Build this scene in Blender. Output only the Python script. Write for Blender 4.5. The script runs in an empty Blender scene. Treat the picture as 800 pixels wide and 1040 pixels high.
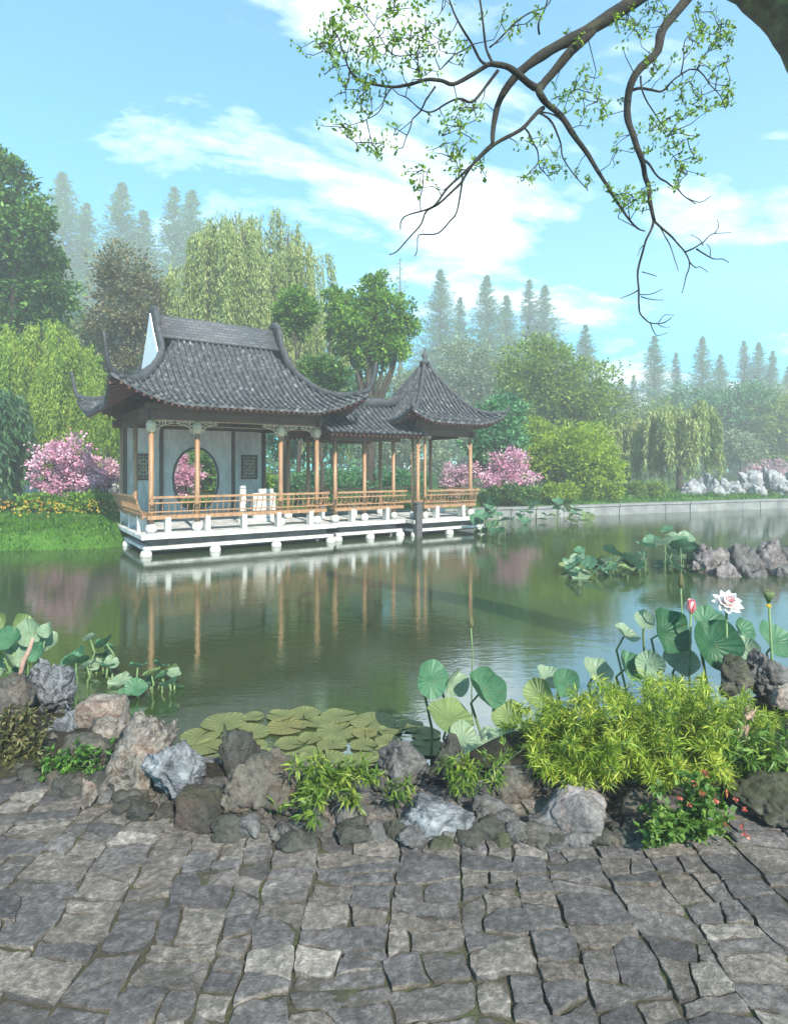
import bpy, math, random
import numpy as np
from mathutils import Vector, Matrix, noise
PI = math.pi
R = math.radians
sc = bpy.context.scene
COL = sc.collection
F, CX, HY, CZ, WZ = 600.0, 400.0, 475.0, 1.6, -0.4   # focal length in px, principal point, eye height, water level


def P(px, py, d):
    """a point of the place: bearing and elevation as surveyed from the photo, at a chosen distance d"""
    return Vector(((px - CX) / F * d, d, CZ - (py - HY) / F * d))


# ------------------------------------------------------------------ scene-object helpers
def tag(o, label=None, cat=None, group=None, kind=None):
    if label: o['label'] = label
    if cat: o['category'] = cat
    if group: o['group'] = group
    if kind: o['kind'] = kind
    return o


def thing(name, label, cat, loc=(0, 0, 0), rz=0.0, group=None):
    o = bpy.data.objects.new(name, None)
    COL.objects.link(o)
    o.location = loc
    o.rotation_euler = (0, 0, rz)
    o.empty_display_size = 0.2
    return tag(o, label, cat, group)


def link_mesh(name, me, m=None, parent=None):
    o = bpy.data.objects.new(name, me)
    COL.objects.link(o)
    if m is not None and len(me.materials) == 0: me.materials.append(m)
    if parent is not None: o.parent = parent
    return o


def mesh_np(name, V, Q, smooth=False, m=None):
    """fast mesh from a vertex array and a quad (or tri) index array"""
    V = np.asarray(V, dtype=np.float32).reshape(-1, 3)
    Q = np.asarray(Q, dtype=np.int32)
    k = Q.shape[1]
    me = bpy.data.meshes.new(name)
    me.vertices.add(len(V)); me.vertices.foreach_set('co', V.ravel())
    me.loops.add(Q.size); me.loops.foreach_set('vertex_index', Q.ravel())
    me.polygons.add(len(Q))
    me.polygons.foreach_set('loop_start', np.arange(0, Q.size, k, dtype=np.int32))
    me.polygons.foreach_set('loop_total', np.full(len(Q), k, dtype=np.int32))
    if smooth: me.polygons.foreach_set('use_smooth', np.ones(len(Q), dtype=bool))
    me.update(calc_edges=True)
    me.validate()
    if m is not None: me.materials.append(m)
    return me


def dup(root, loc, rz, label, scale=(1, 1, 1), group=None):
    r = root.copy(); COL.objects.link(r)
    r.location = loc; r.rotation_euler = (0, 0, rz); r.scale = scale
    r['label'] = label
    if group: r['group'] = group
    for ch in list(root.children):
        c = ch.copy(); COL.objects.link(c); c.parent = r
    return r


class MB:
    def __init__(s): s.v = []; s.f = []

    def add(s, vs, fs):
        b = len(s.v); s.v += [tuple(p) for p in vs]; s.f += [tuple(i + b for i in f) for f in fs]; return s

    def box(s, x0, x1, y0, y1, z0, z1, M=None):
        vs = [Vector((x, y, z)) for z in (z0, z1) for y in (y0, y1) for x in (x0, x1)]
        if M is not None: vs = [M @ p for p in vs]
        return s.add(vs, [(0, 2, 3, 1), (4, 5, 7, 6), (0, 1, 5, 4), (2, 6, 7, 3), (0, 4, 6, 2), (1, 3, 7, 5)])

    def bar(s, a, b, w, h):
        """square bar from a to b"""
        a, b = Vector(a), Vector(b); d = b - a; L = d.length; d.normalize()
        up = Vector((0, 0, 1)) if abs(d.z) < .95 else Vector((1, 0, 0))
        x = d.cross(up).normalized(); z = x.cross(d)
        M = Matrix((x, d, z)).transposed().to_4x4(); M.translation = a
        return s.box(-w / 2, w / 2, 0, L, -h / 2, h / 2, M)

    def tube(s, pts, rad, n=8, cap=True, sq=None):
        pts = [Vector(p) for p in pts]
        if not hasattr(rad, '__len__'): rad = [rad] * len(pts)
        t0 = (pts[1] - pts[0]).normalized()
        nx = t0.cross(Vector((0, 0, 1)) if abs(t0.z) < .9 else Vector((1, 0, 0))).normalized()
        vs = []
        for i, p in enumerate(pts):
            t = (pts[min(i + 1, len(pts) - 1)] - pts[max(i - 1, 0)])
            if t.length < 1e-9: t = t0.copy()
            t.normalize()
            nx = (nx - t * nx.dot(t))
            if nx.length < 1e-6: nx = t.orthogonal()
            nx.normalize(); ny = t.cross(nx)
            for k in range(n):
                a = 2 * PI * k / n
                vs.append(p + (nx * math.cos(a) + ny * math.sin(a)) * rad[i])
        fs = []
        for i in range(len(pts) - 1):
            for k in range(n):
                k2 = (k + 1) % n
                fs.append((i * n + k, i * n + k2, (i + 1) * n + k2, (i + 1) * n + k))
        if cap:
            fs.append(tuple(reversed(range(n)))); fs.append(tuple(range((len(pts) - 1) * n, len(pts) * n)))
        return s.add(vs, fs)

    def sweep(s, pts, ws, hs):
        """ridge strip: a rounded vertical section (width ws, height hs) swept along pts, standing on them"""
        pts = [Vector(p) for p in pts]
        vs = []; n = 8
        for i, p in enumerate(pts):
            t = (pts[min(i + 1, len(pts) - 1)] - pts[max(i - 1, 0)]).normalized()
            side = t.cross(Vector((0, 0, 1)))
            if side.length < .05: side = Vector((1, 0, 0))
            side.normalize(); up = side.cross(t).normalized()
            w, h = ws[i] / 2, hs[i]
            for (a, b) in ((-1, -.3), (-1.1, .1), (-1, .55), (-.75, .9), (0, 1.05), (.75, .9), (1, .55), (1, -.3)):
                vs.append(p + side * a * w + up * b * h)
        fs = []
        for i in range(len(pts) - 1):
            for k in range(n):
                k2 = (k + 1) % n
                fs.append((i * n + k, i * n + k2, (i + 1) * n + k2, (i + 1) * n + k))
        fs.append(tuple(reversed(range(n)))); fs.append(tuple(range((len(pts) - 1) * n, len(pts) * n)))
        return s.add(vs, fs)

    def lathe(s, prof, n=16, c=(0, 0)):
        vs = [(c[0] + r * math.cos(2 * PI * k / n), c[1] + r * math.sin(2 * PI * k / n), z) for r, z in prof for k in range(n)]
        fs = [(i * n + k, i * n + (k + 1) % n, (i + 1) * n + (k + 1) % n, (i + 1) * n + k) for i in range(len(prof) - 1) for k in range(n)]
        fs.append(tuple(reversed(range(n)))); fs.append(tuple(range((len(prof) - 1) * n, len(prof) * n)))
        return s.add(vs, fs)

    def grid(s, fn, na, nb):
        vs = [fn(i / na, j / nb) for i in range(na + 1) for j in range(nb + 1)]
        w = nb + 1
        return s.add(vs, [(i * w + j, (i + 1) * w + j, (i + 1) * w + j + 1, i * w + j + 1) for i in range(na) for j in range(nb)])

    def build(s, name, m, parent=None, smooth=False, bevel=0.0):
        me = bpy.data.meshes.new(name)
        me.from_pydata(s.v, [], s.f); me.update()
        if smooth:
            me.polygons.foreach_set('use_smooth', np.ones(len(me.polygons), dtype=bool))
        me.materials.append(m)
        o = link_mesh(name, me, None, parent)
        if bevel:
            b = o.modifiers.new('bevel', 'BEVEL'); b.width = bevel; b.segments = 2; b.limit_method = 'ANGLE'
        return o


# ------------------------------------------------------------------ materials
class NT:
    def __init__(s, name):
        s.m = bpy.data.materials.new(name); s.m.use_nodes = True
        s.t = s.m.node_tree; s.t.nodes.clear()
        s.out = s.n('ShaderNodeOutputMaterial')

    def n(s, typ, **kw):
        nd = s.t.nodes.new(typ)
        for k, v in kw.items():
            if k[0] == 'i' and k[1:].isdigit(): nd.inputs[int(k[1:])].default_value = v
            else: setattr(nd, k, v)
        return nd

    def set(s, nd, **kw):
        for k, v in kw.items(): nd.inputs[k.replace('_', ' ')].default_value = v
        return nd

    def l(s, a, b): s.t.links.new(a, b)

    def coord(s, scale=(1, 1, 1)):
        tc = s.n('ShaderNodeTexCoord'); mp = s.n('ShaderNodeMapping')
        mp.inputs['Scale'].default_value = scale
        s.l(tc.outputs['Object'], mp.inputs['Vector']); return mp.outputs['Vector']

    def noise(s, vec, scale, detail=5, rough=.55, dist=0.0):
        nd = s.n('ShaderNodeTexNoise')
        nd.inputs['Scale'].default_value = scale; nd.inputs['Detail'].default_value = detail
        nd.inputs['Roughness'].default_value = rough; nd.inputs['Distortion'].default_value = dist
        if vec is not None: s.l(vec, nd.inputs['Vector'])
        return nd.outputs['Fac']

    def ramp(s, fac, stops):
        nd = s.n('ShaderNodeValToRGB'); el = nd.color_ramp.elements
        while len(el) < len(stops): el.new(0.5)
        for e, (p, c) in zip(el, stops):
            e.position = p; e.color = (*c, 1) if hasattr(c, '__len__') else (c, c, c, 1)
        s.l(fac, nd.inputs['Fac']); return nd.outputs['Color']

    def mix(s, fac, a, b, mode='MIX'):
        nd = s.n('ShaderNodeMix', data_type='RGBA', blend_type=mode)
        for k, v in ((0, fac), (6, a), (7, b)):
            if hasattr(v, 'is_linked'): s.l(v, nd.inputs[k])
            elif k == 0: nd.inputs[0].default_value = v
            else: nd.inputs[k].default_value = (*v, 1)
        return nd.outputs[2]

    def math(s, op, a, b=0.0):
        nd = s.n('ShaderNodeMath', operation=op)
        for k, v in ((0, a), (1, b)):
            if hasattr(v, 'is_linked'): s.l(v, nd.inputs[k])
            else: nd.inputs[k].default_value = v
        return nd.outputs[0]

    def bump(s, h, strength=.5, dist=.02, normal=None):
        nd = s.n('ShaderNodeBump'); nd.inputs['Strength'].default_value = strength; nd.inputs['Distance'].default_value = dist
        s.l(h, nd.inputs['Height'])
        if normal is not None: s.l(normal, nd.inputs['Normal'])
        return nd.outputs['Normal']

    def princ(s, color, rough=.7, normal=None, spec=.5, **kw):
        nd = s.n('ShaderNodeBsdfPrincipled')
        if hasattr(color, 'is_linked'): s.l(color, nd.inputs['Base Color'])
        else: nd.inputs['Base Color'].default_value = (*color, 1)
        if hasattr(rough, 'is_linked'): s.l(rough, nd.inputs['Roughness'])
        else: nd.inputs['Roughness'].default_value = rough
        nd.inputs['Specular IOR Level'].default_value = spec
        if normal is not None: s.l(normal, nd.inputs['Normal'])
        for k, v in kw.items(): nd.inputs[k.replace('_', ' ')].default_value = v
        return nd.outputs[0]

    def done(s, sh): s.l(sh, s.out.inputs['Surface']); return s.m


def surf_mat(name, stops, scale=6, rough=.7, bump=.4, bscale=30, dist=.01, stretch=(1, 1, 1), spec=.4):
    t = NT(name); v = t.coord(stretch)
    n1 = t.noise(v, scale, 6, .6, .3)
    c = t.ramp(n1, stops)
    n2 = t.noise(v, bscale, 6, .65)
    c = t.mix(.55, c, t.ramp(n2, [(.3, .55), (.7, 1.25)]), 'MULTIPLY')
    return t.done(t.princ(c, rough, t.bump(n2, bump, dist), spec))


def leaf_mat(name, cols, trans=.35, rough=.5, spec=.3, nscale=.9, through=(1.15, 1.2, .6)):
    """cols: three base colours spread leaf by leaf; a slow noise shifts whole sprays"""
    t = NT(name); g = t.n('ShaderNodeNewGeometry')
    v = t.coord()
    n1 = t.noise(v, nscale, 3, .6)
    f = t.math('ADD', t.math('MULTIPLY', g.outputs['Random Per Island'], .6), t.math('MULTIPLY', t.math('SUBTRACT', n1, .34), 1.25))
    c = t.ramp(f, [(.12, cols[0]), (.5, cols[1]), (.9, cols[2])])
    a = t.princ(c, rough, None, spec)
    tr = t.n('ShaderNodeBsdfTranslucent')
    t.l(t.mix(1.0, c, through, 'MULTIPLY'), tr.inputs['Color'])
    mx = t.n('ShaderNodeMixShader'); mx.inputs[0].default_value = trans
    t.l(a, mx.inputs[1]); t.l(tr.outputs[0], mx.inputs[2])
    return t.done(mx.outputs[0])


def rock_mat(name, base, light, dark, stain, stain_amt=.5, scale=5.0, vein=.5, moss=0.0):
    if name in ('rock_grey', 'rock_pink', 'rock_tan', 'rock_brown', 'rock_blue'): base, light = [tuple(.74 * q for q in c) for c in (base, light)]
    t = NT(name); v = t.coord()
    oi = t.n('ShaderNodeObjectInfo')
    ad = t.n('ShaderNodeVectorMath', operation='ADD'); t.l(v, ad.inputs[0])
    sc_ = t.n('ShaderNodeVectorMath', operation='SCALE'); sc_.inputs[0].default_value = (37, 11, 23)
    t.l(oi.outputs['Random'], sc_.inputs['Scale']); t.l(sc_.outputs[0], ad.inputs[1]); v = ad.outputs[0]
    n1 = t.noise(v, scale, 7, .62, .8)
    n2 = t.noise(v, scale * 2.2, 8, .7, 1.6)
    n3 = t.noise(v, scale * 9, 6, .7)
    c = t.ramp(n1, [(.32, dark), (.5, base), (.68, light)])
    st = t.ramp(t.noise(v, scale * .55, 5, .6, 1.2), [(.48, 0.0), (.62, 1.0)])
    c = t.mix(t.math('MULTIPLY', st, stain_amt), c, stain)
    vn = t.ramp(n2, [(.44, 0.0), (.495, 1.0), (.515, 1.0), (.57, 0.0)])
    c = t.mix(t.math('MULTIPLY', vn, vein), c, light)
    if moss:
        g = t.n('ShaderNodeNewGeometry'); sp = t.n('ShaderNodeSeparateXYZ'); t.l(g.outputs['Normal'], sp.inputs[0])
        mf = t.math('MULTIPLY', t.ramp(t.math('ADD', t.math('MULTIPLY', sp.outputs[2], .4), t.math('MULTIPLY', n1, .8)), [(.5, 0.0), (.68, 1.0)]), moss)
        c = t.mix(mf, c, (.028, .036, .012))
    c = t.mix(.7, c, t.ramp(n3, [(.3, .35), (.5, .8), (.7, 1.25)]), 'MULTIPLY')
    h = t.math('ADD', t.math('MULTIPLY', n2, .7), t.math('MULTIPLY', n3, .4))
    return t.done(t.princ(c, .78, t.bump(h, 1.0, .025), .35))


M = {}
M['wood'] = surf_mat('wood', [(.3, (.16, .082, .042)), (.7, (.33, .19, .1))], 3, .5, .15, 24, .004, (6, 6, .6))
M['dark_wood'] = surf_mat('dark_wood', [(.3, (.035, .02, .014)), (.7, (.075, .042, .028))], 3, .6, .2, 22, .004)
M['red_wood'] = surf_mat('red_wood', [(.3, (.05, .018, .014)), (.7, (.11, .036, .028))], 5, .6, .2, 30, .004)
M['white_stone'] = surf_mat('white_stone', [(.26, (.17, .17, .15)), (.42, (.37, .37, .355)), (.62, (.54, .54, .53))], 3.2, .65, .3, 18, .008, (1, 1, .7))
M['grey_stone'] = surf_mat('grey_stone', [(.3, (.1, .105, .105)), (.7, (.22, .225, .22))], 1.5, .8, .4, 14, .01)
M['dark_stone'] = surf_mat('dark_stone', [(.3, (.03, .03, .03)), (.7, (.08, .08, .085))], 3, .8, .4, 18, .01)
M['plaster'] = surf_mat('plaster', [(.28, (.25, .245, .24)), (.5, (.4, .395, .39)), (.7, (.46, .455, .45))], 2.0, .85, .15, 12, .004, (1, 1, .3))
M['white_plaster'] = surf_mat('white_plaster', [(.3, (.68, .68, .7)), (.7, (.82, .82, .83))], 1.4, .85, .1, 30, .003)
M['tile'] = surf_mat('tile', [(.3, (.012, .013, .016)), (.48, (.032, .034, .04)), (.58, (.065, .069, .076)), (.7, (.22, .225, .235))], 9, .72, .5, 26, .012)
M['tile_bed'] = surf_mat('tile_bed', [(.3, (.022, .024, .028)), (.7, (.06, .064, .07))], 5, .8, .5, 26, .012)
M['ridge_tile'] = surf_mat('ridge_tile', [(.3, (.018, .019, .023)), (.7, (.06, .064, .07))], 6, .75, .4, 30, .01)
M['cream'] = surf_mat('cream', [(.3, (.25, .2, .13)), (.7, (.42, .36, .26))], 6, .6, .3, 40, .004)
M['bark'] = surf_mat('bark', [(.3, (.018, .014, .01)), (.7, (.065, .052, .038))], 7, .9, .9, 30, .02, (1, 1, .35))
M['pale_bark'] = surf_mat('pale_bark', [(.3, (.006, .005, .004)), (.55, (.018, .014, .009)), (.75, (.045, .045, .016))], 9, .9, .9, 40, .015)
M['mossy_bark'] = surf_mat('mossy_bark', [(.3, (.03, .024, .015)), (.5, (.09, .075, .042)), (.62, (.13, .15, .05)), (.75, (.2, .18, .12))], 6, .9, .9, 26, .03)
M['stem'] = surf_mat('stem', [(.3, (.07, .13, .045)), (.7, (.13, .2, .08))], 8, .55, .2, 30, .003)
M['dry'] = surf_mat('dry', [(.3, (.2, .12, .09)), (.7, (.36, .25, .2))], 8, .8, .4, 40, .004)


def brick_tile_mat():
    """small flat ridge tiles in courses: brick joints across the band"""
    t = NT('ridge_band'); tc = t.n('ShaderNodeTexCoord')
    sp = t.n('ShaderNodeSeparateXYZ'); cb = t.n('ShaderNodeCombineXYZ'); t.l(tc.outputs['Object'], sp.inputs[0])
    t.l(sp.outputs[0], cb.inputs[0]); t.l(sp.outputs[2], cb.inputs[1])
    b = t.n('ShaderNodeTexBrick'); t.l(cb.outputs[0], b.inputs['Vector'])
    b.inputs['Scale'].default_value = 1; b.inputs['Brick Width'].default_value = .21; b.inputs['Row Height'].default_value = .09
    b.inputs['Mortar Size'].default_value = .012
    b.inputs['Color1'].default_value = (.05, .053, .062, 1); b.inputs['Color2'].default_value = (.09, .094, .102, 1); b.inputs['Mortar'].default_value = (.03, .03, .033, 1)
    n = t.noise(tc.outputs['Object'], 14, 5)
    c = t.mix(.5, b.outputs['Color'], t.ramp(n, [(.3, .6), (.7, 1.3)]), 'MULTIPLY')
    return t.done(t.princ(c, .75, t.bump(b.outputs['Fac'], -.6, .02)))


M['ridge_band'] = brick_tile_mat()

G = {}
G['dark'] = leaf_mat('leaf_dark', [(.016, .055, .012), (.06, .15, .03), (.17, .29, .06)], .25)
G['mid'] = leaf_mat('leaf_mid', [(.03, .09, .01), (.11, .24, .025), (.26, .4, .05)], .35)
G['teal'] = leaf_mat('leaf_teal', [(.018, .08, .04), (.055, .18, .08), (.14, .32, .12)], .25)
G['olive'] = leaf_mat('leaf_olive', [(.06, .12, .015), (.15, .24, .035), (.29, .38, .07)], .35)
G['lime'] = leaf_mat('leaf_lime', [(.09, .16, .01), (.22, .33, .025), (.38, .46, .05)], .4)
G['brown'] = leaf_mat('leaf_brown', [(.06, .08, .035), (.15, .14, .07), (.26, .22, .13)], .3)
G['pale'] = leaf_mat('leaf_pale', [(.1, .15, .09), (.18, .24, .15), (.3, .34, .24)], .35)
G['conifer'] = leaf_mat('leaf_conifer', [(.045, .15, .06), (.09, .24, .1), (.17, .36, .16)], .2)
G['willow'] = leaf_mat('leaf_willow', [(.07, .15, .015), (.18, .29, .035), (.36, .44, .07)], .4)
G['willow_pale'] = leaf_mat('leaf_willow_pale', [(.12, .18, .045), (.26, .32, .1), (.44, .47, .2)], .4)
G['willow_dark'] = leaf_mat('leaf_willow_dark', [(.012, .05, .02), (.03, .09, .035), (.06, .14, .05)], .3)
G['bamboo'] = leaf_mat('leaf_bamboo', [(.035, .085, .01), (.19, .28, .025), (.46, .48, .09)], .4, nscale=5)
G['sprig'] = leaf_mat('leaf_sprig', [(.035, .085, .012), (.1, .17, .025), (.25, .29, .05)], .35, nscale=8)
G['rose_leaf'] = leaf_mat('leaf_rose', [(.03, .075, .015), (.07, .15, .025), (.17, .26, .05)], .3, nscale=8)
G['dry_leaf'] = leaf_mat('leaf_dry', [(.035, .045, .018), (.09, .09, .035), (.17, .15, .07)], .25, nscale=8)
G['overhang'] = leaf_mat('leaf_overhang', [(.07, .14, .018), (.15, .25, .035), (.26, .37, .07)], .55, nscale=3)
G['pink'] = leaf_mat('blossom_pink', [(.42, .14, .24), (.64, .33, .46), (.82, .64, .72)], .35, .7, .2, through=(1, 1, 1))
G['pink_pale'] = leaf_mat('blossom_pale', [(.42, .24, .3), (.58, .36, .44), (.72, .55, .6)], .35, .7, .2, through=(1, 1, 1))
G['grass'] = leaf_mat('grass_blade', [(.02, .075, .005), (.045, .14, .008), (.1, .22, .015)], .35, nscale=.8)
G['yellow'] = leaf_mat('flower_yellow', [(.5, .2, .02), (.6, .4, .03), (.6, .5, .1)], .3)
G['red'] = leaf_mat('flower_red', [(.35, .04, .04), (.45, .1, .08), (.5, .2, .16)], .3)


def lotus_mat(name, c1, c2, rim, trans=.25):
    """veins fan out from the middle of the blade (object origin is the blade's middle)"""
    t = NT(name); tc = t.n('ShaderNodeTexCoord')
    sp = t.n('ShaderNodeSeparateXYZ'); t.l(tc.outputs['Object'], sp.inputs[0])
    ang = t.math('ARCTAN2', sp.outputs[1], sp.outputs[0])
    w = t.math('ABSOLUTE', t.math('SINE', t.math('MULTIPLY', ang, 9.0)))
    vein = t.ramp(w, [(.0, 1.0), (.16, 0.0)])
    n = t.noise(tc.outputs['Object'], 9, 5, .6, .5)
    c = t.ramp(n, [(.3, c1), (.7, c2)])
    c = t.mix(t.math('MULTIPLY', vein, .6), c, rim)
    sp3 = t.noise(tc.outputs['Object'], 42, 3, .6); c = t.mix(t.ramp(sp3, [(.62, 0.0), (.7, .6)]), c, (.12, .09, .03))
    n2 = t.noise(tc.outputs['Object'], 3.0, 3, .5, .6)
    c = t.mix(t.ramp(n2, [(.56, 0.0), (.72, .55)]), c, rim)
    a = t.princ(c, .5, t.bump(t.math('ADD', w, t.math('MULTIPLY', n, 2.0)), .5, .012), .35)
    tr = t.n('ShaderNodeBsdfTranslucent'); t.l(c, tr.inputs['Color'])
    mx = t.n('ShaderNodeMixShader'); mx.inputs[0].default_value = trans
    t.l(a, mx.inputs[1]); t.l(tr.outputs[0], mx.inputs[2])
    return t.done(mx.outputs[0])


M['lotus_dark'] = lotus_mat('lotus_dark', (.012, .06, .03), (.03, .1, .045), (.06, .16, .04))
M['lotus_green'] = lotus_mat('lotus_green', (.03, .11, .06), (.07, .17, .09), (.2, .27, .13))
M['lotus_pale'] = lotus_mat('lotus_pale', (.13, .21, .14), (.22, .3, .19), (.38, .36, .26), .3)
M['lotus_olive'] = lotus_mat('lotus_olive', (.1, .16, .06), (.16, .22, .08), (.26, .26, .12))
M['pad'] = lotus_mat('pad', (.085, .105, .035), (.13, .15, .055), (.17, .15, .07), .1)
M['pad_old'] = lotus_mat('pad_old', (.11, .11, .036), (.15, .145, .05), (.14, .1, .04), .1)
M['petal'] = leaf_mat('petal', [(.86, .8, .78), (.88, .85, .83), (.9, .89, .87)], .4, through=(1, .95, .93))
M['petal_pink'] = leaf_mat('petal_pink', [(.7, .16, .2), (.78, .3, .32), (.82, .6, .58)], .4, through=(1, .9, .9))
# ------------------------------------------------------------------ setting: ground, water, paving
POND = [(-60, 13.6), (-60, 6.5), (-8, 5.0), (-3.2, 4.35), (-2.0, 4.0), (-1.5, 3.45), (-.9, 3.2), (.2, 3.2), (.6, 3.5),
        (1.1, 3.75), (2.0, 3.9), (2.8, 4.5), (5, 5.6), (20, 7.5), (60, 10), (60, 46.9), (-3.6, 20.05), (-6.1, 15.6), (-6.9, 14.1), (-9, 13.75)]


def pond_dist(X, Y):
    """signed distance to the pond outline: negative over the water"""
    p = np.stack([X, Y], -1); d = np.full(X.shape, 1e9); ins = np.zeros(X.shape, bool)
    for i in range(len(POND)):
        a = np.array(POND[i]); b = np.array(POND[(i + 1) % len(POND)])
        ab = b - a; t = np.clip(((p - a) @ ab) / (ab @ ab), 0, 1)
        d = np.minimum(d, np.linalg.norm(p - a - t[..., None] * ab, axis=-1))
        c = ((a[1] > Y) != (b[1] > Y)) & (X < (b[0] - a[0]) * (Y - a[1]) / (b[1] - a[1] + 1e-12) + a[0])
        ins ^= c
    return np.where(ins, -d, d)


def ground_z(X, Y):
    X = np.asarray(X, float); Y = np.asarray(Y, float)
    d = pond_dist(X, Y)
    g = np.where(Y < 8, 0.0, .02 + np.clip((Y - 16) / 60, 0, 1) * .6)
    hump = np.exp(-((Y - 3.35) / .35) ** 2) * .1 * (np.abs(X) < 6) * np.clip((Y - 2.75) / .3, 0, 1)
    g = g + hump
    left = np.clip((-6.0 - X) / 1.5, 0, 1) * np.clip((Y - 13) / 2, 0, 1)
    g = g + left * .18 * np.clip((Y - 14) / 6, 0, 1)
    w = np.where(Y < 8, .5, 1.5)
    s = np.clip((d + .35) / w, 0, 1); s = s * s * (3 - 2 * s)
    z = -1.1 + (g + 1.1) * s
    z = np.where((Y < 3.05) & (d > 0), np.minimum(z, -.02), z)
    return z


def gz(x, y): return float(ground_z(np.array([x]), np.array([y]))[0])


def axis(segs):
    out = []
    for a, b, st in segs: out += list(np.arange(a, b, st))
    return np.array(out + [segs[-1][1]])


xs = axis([(-125, -40, 5), (-40, -10, 1.2), (-10, -4, .4), (-4, 4, .12), (4, 12, .4), (12, 40, 1.2), (40, 125, 5)])
ys = axis([(-20, 1.5, 1.2), (1.5, 5.5, .1), (5.5, 12.5, .6), (12.5, 24, .3), (24, 48, .8), (48, 160, 5)])
GX, GY = np.meshgrid(xs, ys, indexing='ij')
GZ = ground_z(GX, GY)
rng = np.random.default_rng(3)
GZ = GZ + rng.normal(0, 1, GZ.shape) * np.where(GY < 6, .008, .015) * (GY > 3.1)
n0, n1 = GX.shape
ii, jj = np.meshgrid(np.arange(n0 - 1), np.arange(n1 - 1), indexing='ij')
Q = np.stack([ii * n1 + jj, (ii + 1) * n1 + jj, (ii + 1) * n1 + jj + 1, ii * n1 + jj + 1], -1).reshape(-1, 4)


def ground_mat():
    t = NT('ground'); v = t.coord()
    sp = t.n('ShaderNodeSeparateXYZ'); t.l(v, sp.inputs[0])
    n = t.noise(v, 1.3, 6, .6); n2 = t.noise(v, 14, 6, .7)
    grass = t.ramp(n, [(.3, (.022, .06, .008)), (.55, (.04, .11, .012)), (.75, (.09, .16, .025))])
    soil = t.ramp(n2, [(.3, (.008, .007, .006)), (.55, (.02, .018, .012)), (.75, (.035, .036, .016))])
    f = t.n('ShaderNodeMapRange'); f.inputs[1].default_value = 7.0; f.inputs[2].default_value = 9.0; t.l(sp.outputs[1], f.inputs[0])
    c = t.mix(f.outputs[0], soil, grass)
    c = t.mix(.5, c, t.ramp(n2, [(.3, .6), (.7, 1.2)]), 'MULTIPLY')
    return t.done(t.princ(c, .9, t.bump(n2, .8, .03), .2))


tag(link_mesh('ground', mesh_np('ground', np.stack([GX, GY, GZ], -1), Q, True, ground_mat())), kind='structure')


def water_mat():
    t = NT('water'); tc = t.n('ShaderNodeTexCoord')
    def nz(sx, sy, sc_, det):
        mp = t.n('ShaderNodeMapping'); mp.inputs['Scale'].default_value = (sx, sy, 1); t.l(tc.outputs['Object'], mp.inputs['Vector'])
        return t.noise(mp.outputs[0], sc_, det, .55, .4)
    r1 = nz(.8, 2.0, 3.2, 3); r2 = nz(1.0, 2.6, 11, 3)
    calm = t.ramp(nz(1, 1, .22, 2), [(.35, .25), (.65, 1.0)])
    h = t.math('MULTIPLY', t.math('ADD', t.math('MULTIPLY', r1, .7), t.math('MULTIPLY', r2, .3)), calm)
    murk = t.ramp(nz(1, 1, .6, 3), [(.3, (.02, .036, .012)), (.7, (.033, .05, .018))])
    return t.done(t.princ(murk, .02, t.bump(h, .1, .05), .5, IOR=4.4))


w = MB(); w.add([(-62, 2.6, WZ), (62, 2.6, WZ), (62, 50, WZ), (-62, 50, WZ)], [(0, 1, 2, 3)])
tag(w.build('pond_water', water_mat()), kind='structure')


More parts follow.
